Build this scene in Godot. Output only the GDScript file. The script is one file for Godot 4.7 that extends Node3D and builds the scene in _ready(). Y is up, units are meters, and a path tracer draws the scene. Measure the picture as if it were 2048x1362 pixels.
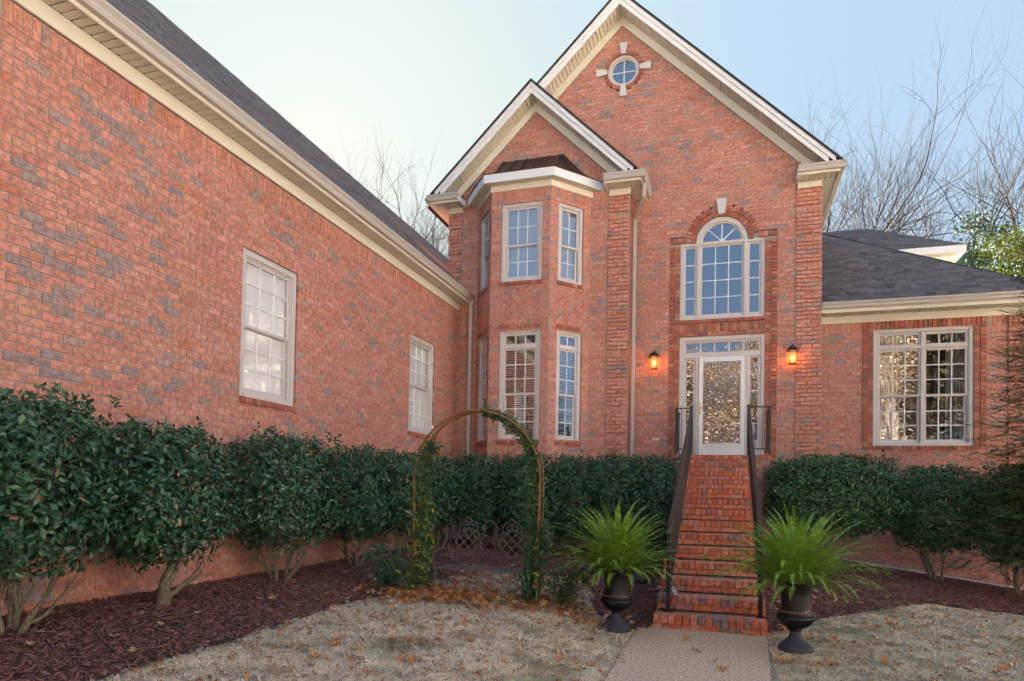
extends Node3D
# A brick house with two gables seen from its front lawn on a late-autumn afternoon; the sun stands behind the house.

const EYE := Vector3(0, 1.55, 0)
const FOCAL := 1356.0          # pixels of the 2048 x 1362 photograph
const CENTRE := Vector2(1024, 952.55)
const TURN := Vector3(1.412, 17.5, 1.070)
const C := 0.0837              # height of a brick course
const L := 0.213               # length of a brick with its joint
const XL := -5.83              # face of the side wing
const ZF := -14.85             # face of the tall gable
const ZB := -14.2              # face of the bay gable
const ZP := -13.4              # front of the window bay
const ZW := -15.35             # face of the low wing
const RISE := 0.1691
const TREAD := 0.4355
const Z0 := -8.06

var rng := RandomNumberGenerator.new()
var cam_basis: Basis
var M := {}
var taken := {}
var box_cache := {}
var house: Node3D
var sep_left := 300
var lump := FastNoiseLite.new()

class MB:
	var v := PackedVector3Array()
	var n := PackedVector3Array()
	var c := PackedColorArray()
	var ix := PackedInt32Array()
	func quad(a: Vector3, b: Vector3, d: Vector3, e: Vector3, col := Color.WHITE) -> void:
		var nn := (d - a).cross(e - b).normalized()
		var k := v.size()
		v.append(a); v.append(b); v.append(d); v.append(e)
		n.append(nn); n.append(nn); n.append(nn); n.append(nn)
		c.append(col); c.append(col); c.append(col); c.append(col)
		ix.append(k); ix.append(k + 2); ix.append(k + 1)
		ix.append(k); ix.append(k + 3); ix.append(k + 2)
	func tri(a: Vector3, b: Vector3, d: Vector3, col := Color.WHITE) -> void:
		var nn := (b - a).cross(d - a).normalized()
		var k := v.size()
		v.append(a); v.append(b); v.append(d)
		n.append(nn); n.append(nn); n.append(nn)
		c.append(col); c.append(col); c.append(col)
		ix.append(k); ix.append(k + 2); ix.append(k + 1)
	func quad_out(a: Vector3, b: Vector3, d: Vector3, e: Vector3, out: Vector3, col := Color.WHITE) -> void:
		if (d - a).cross(e - b).dot(out) >= 0.0:
			quad(a, b, d, e, col)
		else:
			quad(a, e, d, b, col)
	func vert(p: Vector3, nn: Vector3, col: Color) -> int:
		v.append(p); n.append(nn); c.append(col)
		return v.size() - 1
	func face(a: int, b: int, d: int) -> void:   # counter-clockwise from outside
		ix.append(a); ix.append(d); ix.append(b)
	func mesh() -> ArrayMesh:
		var arr := []
		arr.resize(Mesh.ARRAY_MAX)
		arr[Mesh.ARRAY_VERTEX] = v
		arr[Mesh.ARRAY_NORMAL] = n
		arr[Mesh.ARRAY_COLOR] = c
		arr[Mesh.ARRAY_INDEX] = ix
		var m := ArrayMesh.new()
		if v.size() > 0:
			m.add_surface_from_arrays(Mesh.PRIMITIVE_TRIANGLES, arr)
		return m

# ---------------------------------------------------------------- small helpers
func lin(r: float, g: float, b: float, a := 1.0) -> Color:
	var q := Color(r, g, b).linear_to_srgb()
	q.a = a
	return q

func mat(called: String, col: Color, rough := 0.8, metal := 0.0, vertex := false) -> StandardMaterial3D:
	var m := StandardMaterial3D.new()
	m.resource_name = called
	m.albedo_color = lin(col.r, col.g, col.b, col.a)
	m.roughness = rough
	m.metallic = metal
	m.vertex_color_use_as_albedo = vertex
	return m

func noise_image(w: int, h: int, freq: float, octaves: int, seed_: int, bright: float, contrast: float, stretch := Vector2i(1, 1), kind := FastNoiseLite.TYPE_SIMPLEX_SMOOTH) -> Image:
	var f := FastNoiseLite.new()
	f.noise_type = kind
	f.frequency = freq
	f.fractal_octaves = octaves
	f.seed = seed_
	var im := f.get_seamless_image(w / stretch.x, h / stretch.y)
	im.convert(Image.FORMAT_RGB8)
	if stretch != Vector2i(1, 1):
		im.resize(w, h, Image.INTERPOLATE_CUBIC)
	im.adjust_bcs(1.0, contrast, 1.0)
	im.adjust_bcs(bright, 1.0, 1.0)
	return im

func tri_tex(m: StandardMaterial3D, im: Image, scale_: float, bump: Image = null, depth := 0.0) -> void:
	im.generate_mipmaps()
	m.albedo_texture = ImageTexture.create_from_image(im)
	m.uv1_triplanar = true
	m.uv1_world_triplanar = true
	m.uv1_scale = Vector3.ONE * scale_
	if bump:
		m.heightmap_enabled = true
		m.heightmap_texture = ImageTexture.create_from_image(bump)
		m.heightmap_scale = depth

func put(parent: Node, called: String, me: Mesh, m: Material, xf := Transform3D()) -> MeshInstance3D:
	var o := MeshInstance3D.new()
	o.name = called
	o.mesh = me
	if m:
		o.material_override = m
	o.transform = xf
	parent.add_child(o, true)
	return o

func numbered(called: String) -> String:
	if not taken.has(called):
		taken[called] = 0
		return called
	taken[called] += 1
	return "%s_%03d" % [called, taken[called]]

func tag(o: Node, label: String, category: String, group := "") -> Node:
	o.set_meta("label", label)
	o.set_meta("category", category)
	if group != "":
		o.set_meta("group", group)
	return o

func thing(called: String, label: String, category: String, at := Vector3.ZERO, turn := 0.0, group := "") -> Node3D:
	var o := Node3D.new()
	o.name = numbered(called)
	o.position = at
	o.rotation.y = turn
	add_child(o)
	tag(o, label, category, group)
	return o

func single(called: String, me: Mesh, m: Material, xf: Transform3D, label: String, category: String, group := "") -> MeshInstance3D:
	var o := put(self, numbered(called), me, m, xf)
	tag(o, label, category, group)
	return o

func structure(called: String, me: Mesh, m: Material) -> MeshInstance3D:
	var o := put(self, called, me, m)
	o.set_meta("kind", "structure")
	return o

func stuff(o: Node) -> Node:
	o.set_meta("kind", "stuff")
	return o

func box_into(mb: MB, xf: Transform3D, s: Vector3, col := Color.WHITE, b := 0.0) -> void:
	var h := s * 0.5
	var bx := minf(b, minf(h.x, minf(h.y, h.z)) * 0.49)
	for ax in 3:
		var j := (ax + 1) % 3
		var k := (ax + 2) % 3
		for sg in [-1.0, 1.0]:
			var p := []
			for q in [[-1.0, -1.0], [1.0, -1.0], [1.0, 1.0], [-1.0, 1.0]]:
				var w := Vector3.ZERO
				w[ax] = sg * h[ax]
				w[j] = q[0] * (h[j] - bx)
				w[k] = q[1] * (h[k] - bx)
				p.append(xf * w)
			var o := Vector3.ZERO
			o[ax] = sg
			mb.quad_out(p[0], p[1], p[2], p[3], xf.basis * o, col)
	if bx <= 0.0:
		return
	for ax in 3:                       # edges run along ax
		var j := (ax + 1) % 3
		var k := (ax + 2) % 3
		for sj in [-1.0, 1.0]:
			for sk in [-1.0, 1.0]:
				var p := []
				for e in [[-1.0, 0], [1.0, 0], [1.0, 1], [-1.0, 1]]:
					var w := Vector3.ZERO
					w[ax] = e[0] * (h[ax] - bx)
					w[j] = sj * (h[j] if e[1] == 0 else h[j] - bx)
					w[k] = sk * (h[k] - bx if e[1] == 0 else h[k])
					p.append(xf * w)
				var o := Vector3.ZERO
				o[j] = sj
				o[k] = sk
				mb.quad_out(p[0], p[1], p[2], p[3], xf.basis * o, col)

func box_mesh(s: Vector3, b := 0.004) -> ArrayMesh:
	var key := "%.4f %.4f %.4f %.4f" % [s.x, s.y, s.z, b]
	if not box_cache.has(key):
		var mb := MB.new()
		box_into(mb, Transform3D(), s, Color.WHITE, b)
		box_cache[key] = mb.mesh()
	return box_cache[key]

# a bar between two corners, as a child of parent
func bar(parent: Node, called: String, lo: Vector3, hi: Vector3, m: Material, b := 0.004) -> MeshInstance3D:
	return put(parent, called, box_mesh((hi - lo).abs(), b), m, Transform3D(Basis(), (lo + hi) * 0.5))

func bar_into(mb: MB, lo: Vector3, hi: Vector3, col := Color.WHITE, b := 0.003) -> void:
	box_into(mb, Transform3D(Basis(), (lo + hi) * 0.5), (hi - lo).abs(), col, b)

# a convex or simple polygon in the plane (u, up), from depth z0 to z1 along n
func prism_into(mb: MB, pts: PackedVector2Array, o: Vector3, u: Vector3, up: Vector3, n: Vector3, z0: float, z1: float, col := Color.WHITE) -> void:
	var p := pts
	if Geometry2D.is_polygon_clockwise(p):
		p = p.duplicate()
		p.reverse()
	var t := Geometry2D.triangulate_polygon(p)
	var f := PackedVector3Array()
	var g := PackedVector3Array()
	for q in p:
		f.append(o + u * q.x + up * q.y + n * z1)
		g.append(o + u * q.x + up * q.y + n * z0)
	for i in range(0, t.size(), 3):
		for side in 2:
			var s := f if side == 0 else g
			var a := s[t[i]]
			var b := s[t[i + 1]]
			var d := s[t[i + 2]]
			var want := n if side == 0 else -n
			if (b - a).cross(d - a).dot(want) >= 0:
				mb.tri(a, b, d, col)
			else:
				mb.tri(a, d, b, col)
	var mid := Vector3.ZERO
	for i in p.size():
		var j := (i + 1) % p.size()
		var ed := p[j] - p[i]
		mb.quad_out(g[i], g[j], f[j], f[i], u * ed.y - up * ed.x, col)

func tube_into(mb: MB, pts: PackedVector3Array, r0: float, r1: float, sides := 6, col := Color.WHITE, caps := true) -> void:
	var cnt := pts.size()
	if cnt < 2:
		return
	var ref := Vector3.UP
	var t0 := (pts[1] - pts[0]).normalized()
	if absf(t0.dot(ref)) > 0.9:
		ref = Vector3.RIGHT
	var side := t0.cross(ref).normalized()
	var first := mb.v.size()
	for i in cnt:
		var t := (pts[mini(i + 1, cnt - 1)] - pts[maxi(i - 1, 0)]).normalized()
		side = (side - t * side.dot(t)).normalized()
		var up := side.cross(t)
		var r := lerpf(r0, r1, float(i) / (cnt - 1))
		for s in sides:
			var a := TAU * s / sides
			var d := side * cos(a) + up * sin(a)
			mb.vert(pts[i] + d * r, d, col)
	for i in cnt - 1:
		for s in sides:
			var a := first + i * sides + s
			var b := first + i * sides + (s + 1) % sides
			mb.face(a, a + sides, b)
			mb.face(b, a + sides, b + sides)
	if caps:
		for e in [0, cnt - 1]:
			var dirn := (pts[0] - pts[1]).normalized() if e == 0 else (pts[cnt - 1] - pts[cnt - 2]).normalized()
			var k := mb.vert(pts[e], dirn, col)
			for s in sides:
				var a := mb.v[first + e * sides + s]
				var b := mb.v[first + e * sides + (s + 1) % sides]
				var ia := mb.vert(a, dirn, col)
				var ib := mb.vert(b, dirn, col)
				if (a - pts[e]).cross(b - pts[e]).dot(dirn) > 0:
					mb.face(k, ia, ib)
				else:
					mb.face(k, ib, ia)

func rod(parent: Node, called: String, a: Vector3, b: Vector3, r: float, m: Material, sides := 8) -> MeshInstance3D:
	var mb := MB.new()
	tube_into(mb, PackedVector3Array([a, b]), r, r, sides)
	return put(parent, called, mb.mesh(), m)

func lathe_into(mb: MB, prof: PackedVector2Array, seg: int, lobes := 0, lobe_lo := 0.0, lobe_hi := 0.0, depth := 0.0, col := Color.WHITE) -> void:
	var first := mb.v.size()
	var cnt := prof.size()
	for i in cnt:
		var t := prof[mini(i + 1, cnt - 1)] - prof[maxi(i - 1, 0)]
		var nr := Vector2(t.y, -t.x).normalized()
		for s in seg:
			var a := TAU * s / seg
			var r := prof[i].x
			if lobes > 0 and prof[i].y > lobe_lo and prof[i].y < lobe_hi:
				var w := sin(PI * (prof[i].y - lobe_lo) / (lobe_hi - lobe_lo))
				r -= depth * sqrt(w) * pow(1.0 - absf(sin(a * lobes * 0.5)), 2.0)
			var d := Vector3(cos(a), 0, sin(a))
			mb.vert(d * r + Vector3.UP * prof[i].y, (d * nr.x + Vector3.UP * nr.y).normalized(), col)
	for i in cnt - 1:
		for s in seg:
			var a := first + i * seg + s
			var b := first + i * seg + (s + 1) % seg
			mb.face(a, a + seg, b)
			mb.face(b, a + seg, b + seg)

func multi(parent: Node, called: String, me: Mesh, m: Material, xs: Array, cs: PackedColorArray) -> MultiMeshInstance3D:
	var mm := MultiMesh.new()
	mm.transform_format = MultiMesh.TRANSFORM_3D
	mm.use_colors = true
	mm.mesh = me
	mm.instance_count = xs.size()
	var buf := PackedFloat32Array()
	buf.resize(xs.size() * 16)
	var k := 0
	for i in xs.size():
		var t: Transform3D = xs[i]
		var b := t.basis
		buf[k] = b.x.x; buf[k + 1] = b.y.x; buf[k + 2] = b.z.x; buf[k + 3] = t.origin.x
		buf[k + 4] = b.x.y; buf[k + 5] = b.y.y; buf[k + 6] = b.z.y; buf[k + 7] = t.origin.y
		buf[k + 8] = b.x.z; buf[k + 9] = b.y.z; buf[k + 10] = b.z.z; buf[k + 11] = t.origin.z
		var q := cs[i]
		buf[k + 12] = q.r; buf[k + 13] = q.g; buf[k + 14] = q.b; buf[k + 15] = 1.0
		k += 16
	mm.buffer = buf
	var o := MultiMeshInstance3D.new()
	o.name = called
	o.multimesh = mm
	o.set_meta("kind", "stuff")
	o.material_override = m
	parent.add_child(o, true)
	return o

# where a point falls in the photograph, to tell which pieces show largest
func pixel(p: Vector3) -> Vector3:
	var q := cam_basis.inverse() * (p - EYE)
	return Vector3(CENTRE.x + FOCAL * q.x / -q.z, CENTRE.y - FOCAL * q.y / -q.z, -q.z)

func in_view(p: Vector3, slack := 0.0) -> bool:
	var q := pixel(p)
	return q.z > 0.1 and q.x > -slack and q.x < 2048 + slack and q.y > -slack and q.y < 1362 + slack

func ground_at(x: float, z: float) -> float:
	var a := clampf((-8.5 - z) / 6.0, 0.0, 1.0)
	if x < -1.0:
		var q := -x
		var base := 0.19 * smoothstep(1.05, 2.1, q) + 0.04 * smoothstep(2.1, 3.8, q) + 0.17 * smoothstep(3.7, 5.8, q)
		var t := minf((q - 1.0) / 4.8, 1.0)
		return base + a * (0.25 * (1 - t) + 0.07 * t)
	if x < 0.44:
		return a * (0.25 + 0.25 * (x + 1.0) / 1.44)
	return a * (0.5 - 0.13 * (minf(x, 9.0) - 0.44))

# ---------------------------------------------------------------- materials
func make_materials() -> void:
	var streak := noise_image(1024, 1024, 0.014, 5, 3, 1.86, 0.20)
	var pit := noise_image(512, 512, 0.09, 3, 9, 1.0, 1.2)
	var brick := mat("brick", Color(1, 1, 1), 0.88, 0.0, true)
	tri_tex(brick, streak, 0.9, pit, 0.12)
	M.brick = brick
	var mortar := mat("mortar", Color(0.42, 0.38, 0.35), 0.95)
	tri_tex(mortar, noise_image(256, 256, 0.08, 3, 5, 1.8, 0.35), 2.5)
	M.mortar = mortar
	M.trim = mat("cream paint", Color(0.76, 0.74, 0.66), 0.5)
	M.white = mat("white paint", Color(0.80, 0.82, 0.84), 0.45)
	M.casing = mat("putty paint", Color(0.60, 0.56, 0.55), 0.5)
	M.gutter = mat("beige aluminium", Color(0.52, 0.49, 0.47), 0.38)
	M.soffit = mat("cream vinyl", Color(0.70, 0.67, 0.56), 0.55)
	M.muntin = mat("white bars", Color(0.83, 0.84, 0.85), 0.5)
	M.stone = mat("limestone", Color(0.74, 0.74, 0.73), 0.85)
	tri_tex(M.stone, noise_image(256, 256, 0.06, 4, 12, 1.85, 0.2), 2.0)
	var glass := mat("window glass", Color(0.97, 0.985, 1.0, 0.0), 0.0, 0.0)
	glass.refraction_enabled = true
	glass.refraction_scale = 0.155          # coated double panes mirror more than bare glass
	glass.transparency = BaseMaterial3D.TRANSPARENCY_ALPHA
	M.glass = glass
	var shaded := mat("glass before a drawn blind", Color(0.93, 0.96, 1.0, 0.05), 0.015, 0.16)
	shaded.transparency = BaseMaterial3D.TRANSPARENCY_ALPHA
	M.blind_glass = shaded
	M.pane = glass
	M.blind = mat("white blind", Color(0.88, 0.89, 0.88), 0.6)
	M.cloth = mat("sheer curtain", Color(0.80, 0.78, 0.74), 0.9)
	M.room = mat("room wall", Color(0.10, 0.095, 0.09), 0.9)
	M.inner_door = mat("grey door", Color(0.24, 0.24, 0.25), 0.5)
	M.brass = mat("brass", Color(0.55, 0.40, 0.16), 0.3, 1.0)
	var sh := mat("asphalt shingle", Color(1, 1, 1), 0.95, 0.0, true)
	tri_tex(sh, noise_image(512, 512, 0.22, 2, 21, 1.6, 0.7), 1.6, noise_image(256, 256, 0.3, 1, 22, 1.0, 1.0), 0.2)
	M.shingle = sh
	M.copper = mat("aged copper", Color(0.075, 0.045, 0.045), 0.42, 0.55)
	M.iron = mat("black iron", Color(0.006, 0.008, 0.013), 0.32)
	var agg := mat("exposed aggregate", Color(0.80, 0.575, 0.41), 0.9)
	var a1 := noise_image(1024, 1024, 0.13, 2, 31, 1.7, 0.5)
	var a2 := noise_image(1024, 1024, 0.012, 4, 32, 1.7, 0.3)
	a2.convert(Image.FORMAT_RGBA8)
	a1.convert(Image.FORMAT_RGBA8)
	var veil := Image.create_empty(1024, 1024, false, Image.FORMAT_RGBA8)
	veil.fill(Color(1, 1, 1, 0.45))
	a1.blend_rect_mask(a2, veil, Rect2i(0, 0, 1024, 1024), Vector2i.ZERO)
	a1.convert(Image.FORMAT_RGB8)
	tri_tex(agg, a1, 2.2, noise_image(512, 512, 0.13, 2, 31, 1.0, 1.5), 0.15)
	M.walk = agg
	var soil := mat("dormant turf", Color(0.60, 0.49, 0.36), 1.0)
	tri_tex(soil, noise_image(1024, 1024, 0.05, 5, 41, 1.5, 1.3), 1.2)
	M.soil = soil
	var mulch := mat("dark mulch", Color(0.14, 0.062, 0.052), 1.0)
	tri_tex(mulch, noise_image(512, 512, 0.08, 4, 43, 1.45, 1.0), 1.5)
	M.mulch = mulch
	M.chip = mat("mulch chips", Color(1, 1, 1), 0.95, 0.0, true)
	M.blade = mat("dry grass", Color(1, 1, 1), 0.9, 0.0, true)
	var leaf := mat("holly leaf", Color(1, 1, 1), 0.26, 0.0, true)
	leaf.backlight_enabled = true
	leaf.backlight = Color(0.18, 0.25, 0.08)
	M.leaf = leaf
	var soft := mat("soft leaf", Color(1, 1, 1), 0.6, 0.0, true)
	soft.backlight_enabled = true
	soft.backlight = Color(0.5, 0.55, 0.25)
	M.soft_leaf = soft
	var dry := mat("dry oak leaf", Color(1, 1, 1), 0.75, 0.0, true)
	M.dry_leaf = dry
	var bark := mat("bark", Color(1, 1, 1), 0.95, 0.0, true)
	tri_tex(bark, noise_image(512, 512, 0.05, 4, 51, 1.7, 0.5, Vector2i(1, 4)), 3.0, noise_image(512, 512, 0.05, 3, 52, 1.0, 1.2, Vector2i(1, 4)), 0.6)
	M.bark = bark
	M.rust = mat("rusty tube", Color(0.36, 0.15, 0.05), 0.7)
	tri_tex(M.rust, noise_image(256, 256, 0.07, 4, 61, 1.6, 0.8), 6.0)
	M.bench = mat("bronze iron", Color(0.17, 0.13, 0.14), 0.5, 0.2)
	M.urn = mat("urn", Color(0.007, 0.007, 0.009), 0.34)
	tri_tex(M.urn, noise_image(256, 256, 0.05, 4, 71, 1.6, 0.5), 4.0)
	M.urn_wear = mat("worn bronze line", Color(0.20, 0.09, 0.08), 0.6)
	M.foot = mat("blue grey urn foot", Color(0.050, 0.058, 0.082), 0.7)
	tri_tex(M.foot, noise_image(256, 256, 0.06, 4, 73, 1.7, 0.4), 5.0)
	M.pipe = mat("grey pipe", Color(0.42, 0.43, 0.48), 0.5)
	M.black = mat("black plastic", Color(0.015, 0.016, 0.02), 0.5)
	M.silver = mat("silver plastic", Color(0.45, 0.47, 0.52), 0.4)
	M.siding = mat("cream siding", Color(0.72, 0.68, 0.58), 0.6)

func brick_colour(dark := 0.06, tone := 1.0) -> Color:
	var r := rng.randf()
	var q: Color
	if r < dark:
		q = Color(0.39, 0.275, 0.275)
	elif r < dark + 0.045:
		q = Color(0.47, 0.31, 0.255)
	elif r < dark + 0.085:
		q = Color(0.64, 0.235, 0.155)
	elif r < 0.42:
		q = Color(0.68, 0.315, 0.245)
	elif r < 0.75:
		q = Color(0.65, 0.285, 0.215)
	else:
		q = Color(0.61, 0.25, 0.185)
	var k := rng.randf_range(0.92, 1.07) * tone
	return Color(q.r * k, q.g * k * rng.randf_range(0.95, 1.06), q.b * k * rng.randf_range(0.93, 1.08))

func header_colour() -> Color:
	var r := rng.randf()
	var q := Color(0.50, 0.15, 0.095)
	if r < 0.22:
		q = Color(0.36, 0.15, 0.11)
	elif r < 0.45:
		q = Color(0.58, 0.24, 0.165)
	var k := rng.randf_range(0.85, 1.12)
	return Color(q.r * k, q.g * k, q.b * k)

func step_colour() -> Color:
	var r := rng.randf()
	var q := Color(0.66, 0.19, 0.105)
	if r < 0.05:
		q = Color(0.38, 0.23, 0.20)
	elif r < 0.35:
		q = Color(0.70, 0.26, 0.165)
	elif r < 0.5:
		q = Color(0.68, 0.185, 0.075)
	var k := rng.randf_range(0.85, 1.1)
	return Color(q.r * k, q.g * k, q.b * k)

# one brick with a worn (chamfered) face; o is the lower left corner of its face
func brick_into(mb: MB, o: Vector3, u: Vector3, up: Vector3, n: Vector3, w: float, h: float, depth: float, col: Color, b := 0.003) -> void:
	var x := u * w
	var y := up * h
	var m := o - n * b
	var k := o - n * depth
	var p0 := o + u * b + up * b
	var p1 := o + x - u * b + up * b
	var p2 := o + x + y - u * b - up * b
	var p3 := o + y + u * b - up * b
	var m0 := m
	var m1 := m + x
	var m2 := m + x + y
	var m3 := m + y
	mb.quad(p0, p1, p2, p3, col)
	mb.quad(m0, m1, p1, p0, col)
	mb.quad(m1, m2, p2, p1, col)
	mb.quad(m2, m3, p3, p2, col)
	mb.quad(m3, m0, p0, p3, col)
	mb.quad(k, k + x, m1, m0, col)
	mb.quad(k + x, k + x + y, m2, m1, col)
	mb.quad(k + x + y, k + y, m3, m2, col)
	mb.quad(k + y, k, m0, m3, col)

# even-odd crossings of a level line with polygons: the stretches that are wall
func stretches(polys: Array, y: float) -> Array:
	var xs := []
	for p: PackedVector2Array in polys:
		for i in p.size():
			var a := p[i]
			var b := p[(i + 1) % p.size()]
			if (a.y <= y) != (b.y <= y):
				xs.append(a.x + (y - a.y) * (b.x - a.x) / (b.y - a.y))
	xs.sort()
	var out := []
	for i in range(0, xs.size() - 1, 2):
		if xs[i + 1] - xs[i] > 0.03:
			out.append([xs[i], xs[i + 1]])
	return out

func rect(x0: float, x1: float, y0: float, y1: float) -> PackedVector2Array:
	return PackedVector2Array([Vector2(x0, y0), Vector2(x1, y0), Vector2(x1, y1), Vector2(x0, y1)])

func circle(cx: float, cy: float, r: float, a0 := 0.0, a1 := TAU, seg := 32) -> PackedVector2Array:
	var p := PackedVector2Array()
	var whole := absf(a1 - a0 - TAU) < 0.01
	for i in (seg if whole else seg + 1):
		var a := a0 + (a1 - a0) * i / seg
		p.append(Vector2(cx + cos(a) * r, cy + sin(a) * r))
	return p

# A brick wall: mortar behind, each brick its own solid. polys: outline and openings in (along u, up) measured from o.
# quoins: [from, to] stretches whose courses stand proud in blocks of six; pick: how many of the largest bricks become pieces of their own
func brick_wall(called: String, o: Vector3, u: Vector3, n: Vector3, polys: Array, quoins := [], pick := 0, soldier_top := -1.0, dark := 0.055, parent: Node = null) -> MeshInstance3D:
	var up := Vector3.UP
	var lo := 1e9
	var hi := -1e9
	for q in polys[0]:
		lo = minf(lo, q.y)
		hi = maxf(hi, q.y)
	var back := MB.new()
	var all := MB.new()
	var singles := []
	var j := int(floor(lo / C))
	while j * C < hi:
		var y := j * C
		var row_h := C
		var soldiers := soldier_top > 0 and y > soldier_top - 0.211 and y < soldier_top
		if soldier_top > 0 and not soldiers and y + C > soldier_top - 0.21 and y < soldier_top:
			row_h = soldier_top - 0.21 - y
			if row_h < 0.03:
				row_h = 0.03
		if soldiers:
			y = soldier_top - 0.21
			row_h = 0.21
		for s in stretches(polys, y + row_h * 0.5):
			back.quad(o + u * s[0] + up * y - n * 0.007, o + u * s[1] + up * y - n * 0.007, o + u * s[1] + up * (y + row_h) - n * 0.007, o + u * s[0] + up * (y + row_h) - n * 0.007)
			var parts := [[s[0], s[1], 0.0]]
			for q in quoins:
				var next := []
				for p in parts:
					var a := maxf(p[0], q[0])
					var b := minf(p[1], q[1])
					if b - a < 0.02:
						next.append(p)
						continue
					if a - p[0] > 0.02:
						next.append([p[0], a, p[2]])
					next.append([a, b, 0.034 if posmod(j - 6, 7) != 6 else 0.0])
					if p[1] - b > 0.02:
						next.append([b, p[1], p[2]])
				parts = next
			for p in parts:
				var len_ := L if not soldiers else C
				var off := (L * 0.5 if posmod(j, 2) == 1 and not soldiers else 0.0) + rng.randf_range(-0.006, 0.006)
				if p[2] > 0.0:
					off += p[0]
				var x := floorf((p[0] - off) / len_) * len_ + off
				while x < p[1]:
					var a := maxf(x, p[0]) + 0.006
					var b := minf(x + len_, p[1]) - 0.006
					if b - a > 0.022:
						var edge: bool = a < s[0] + 0.01 or b > s[1] - 0.01
						var jut: float = p[2] + rng.randf_range(-0.0015, 0.0015)
						var cl := lump.get_noise_3d(o.x * 3 + u.x * a * 1.6 + u.z * a * 1.6, y * 3.0, o.z)
						var q := brick_colour(clampf(dark + cl * 0.20, 0.005, 0.35))
						# weathering in patches
						q = q * (1.0 + 0.13 * lump.get_noise_3d(40.0 + a * 0.9, y * 0.55, o.x + o.z) + 0.05 * lump.get_noise_3d(a * 4.0, y * 0.5, 9.0))
						var corner := o + u * a + up * (y + 0.0055) + n * jut
						if pick > 0 and b - a > 0.188 and not soldiers and row_h == C:
							var px := pixel(corner + u * 0.1)
							if in_view(corner, -4) and in_view(corner + u * 0.21, -4) and not (corner.y < 2.35):
								singles.append([px.z, corner, b - a, q, mb_depth(edge)])
								x += len_
								continue
						brick_into(all, corner, u, up, n, b - a, row_h - 0.011, mb_depth(edge) + p[2], q, minf(0.003, (row_h - 0.011) * 0.3))
					x += len_
		if soldiers:
			j = maxi(j + 3, int(ceil((soldier_top - 0.001) / C)))
			if j * C >= hi:
				break
		else:
			j += 1
	var w := put(parent if parent else house, called, back.mesh(), M.mortar)
	if pick > 0:
		singles.sort_custom(func(a, b): return a[0] < b[0])
		var shapes := []
		for k in 24:
			var mb := MB.new()
			brick_into(mb, Vector3.ZERO, u, up, n, L - 0.012, C - 0.0115, 0.02, brick_colour(0.06))
			shapes.append(mb.mesh())
		for i in singles.size():
			var s: Array = singles[i]
			if i < pick and s[2] > 0.197:
				put(w, "brick", shapes[rng.randi() % 24], M.brick, Transform3D(Basis(), s[1]))
			else:
				brick_into(all, s[1], u, up, n, s[2], C - 0.011, s[4], s[3])
	stuff(put(w, "brickwork", all.mesh(), M.brick))
	return w

func mb_depth(edge: bool) -> float:
	return 0.10 if edge else 0.016

# a row of bricks, all of one size, beside each other: headers, rowlocks, soldiers
func brick_row(mb: MB, o: Vector3, u: Vector3, up: Vector3, n: Vector3, from: float, to: float, y: float, h: float, pitch: float, jut: float, depth: float, header := true) -> void:
	var cnt := maxi(1, int(round((to - from) / pitch)))
	var w := (to - from) / cnt
	for i in cnt:
		var q := header_colour() if header else brick_colour()
		brick_into(mb, o + u * (from + i * w + 0.005) + up * (y + 0.005) + n * (jut + rng.randf_range(-0.002, 0.002)), u, up, n, w - 0.01, h - 0.01, depth, q)

# ---------------------------------------------------------------- windows
# A sash in window coordinates (x right, y up, z out), with bars and a pane in each light
func sash(w: Node3D, x0: float, x1: float, y0: float, y1: float, z: float, cols: int, rows: int, stile := 0.042, bottom := 0.06) -> void:
	var mb := MB.new()
	bar_into(mb, Vector3(x0, y0, z - 0.03), Vector3(x0 + stile, y1, z))
	bar_into(mb, Vector3(x1 - stile, y0, z - 0.03), Vector3(x1, y1, z))
	bar_into(mb, Vector3(x0 + stile, y0, z - 0.03), Vector3(x1 - stile, y0 + bottom, z - 0.001))
	bar_into(mb, Vector3(x0 + stile, y1 - stile, z - 0.03), Vector3(x1 - stile, y1, z - 0.001))
	put(w, "sash", mb.mesh(), M.casing)
	lights(w, x0 + stile, x1 - stile, y0 + bottom, y1 - stile, z - 0.012, cols, rows)

func lights(w: Node3D, a0: float, a1: float, b0: float, b1: float, z: float, cols: int, rows: int) -> void:
	var t := 0.010
	for i in range(1, cols):
		var x := lerpf(a0, a1, float(i) / cols)
		bar(w, "muntin", Vector3(x - t, b0, z - 0.012), Vector3(x + t, b1, z + 0.004), M.muntin, 0.003)
	for k in range(1, rows):
		var y := lerpf(b0, b1, float(k) / rows)
		for i in cols:
			var xa := lerpf(a0, a1, float(i) / cols) + (t if i > 0 else 0.0)
			var xb := lerpf(a0, a1, float(i + 1) / cols) - (t if i < cols - 1 else 0.0)
			bar(w, "muntin", Vector3(xa, y - t, z - 0.012), Vector3(xb, y + t, z + 0.0035), M.muntin, 0.003)
	for i in cols:
		for k in rows:
			var p := rect(lerpf(a0, a1, float(i) / cols), lerpf(a0, a1, float(i + 1) / cols), lerpf(b0, b1, float(k) / rows), lerpf(b0, b1, float(k + 1) / rows))
			pane(w, p, z - 0.006)

func pane(w: Node3D, p: PackedVector2Array, z: float) -> void:
	var mb := MB.new()
	prism_into(mb, p, Vector3.ZERO, Vector3.RIGHT, Vector3.UP, Vector3(0, 0, 1), z - 0.004, z)
	put(w, "pane", mb.mesh(), M.pane)

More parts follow.
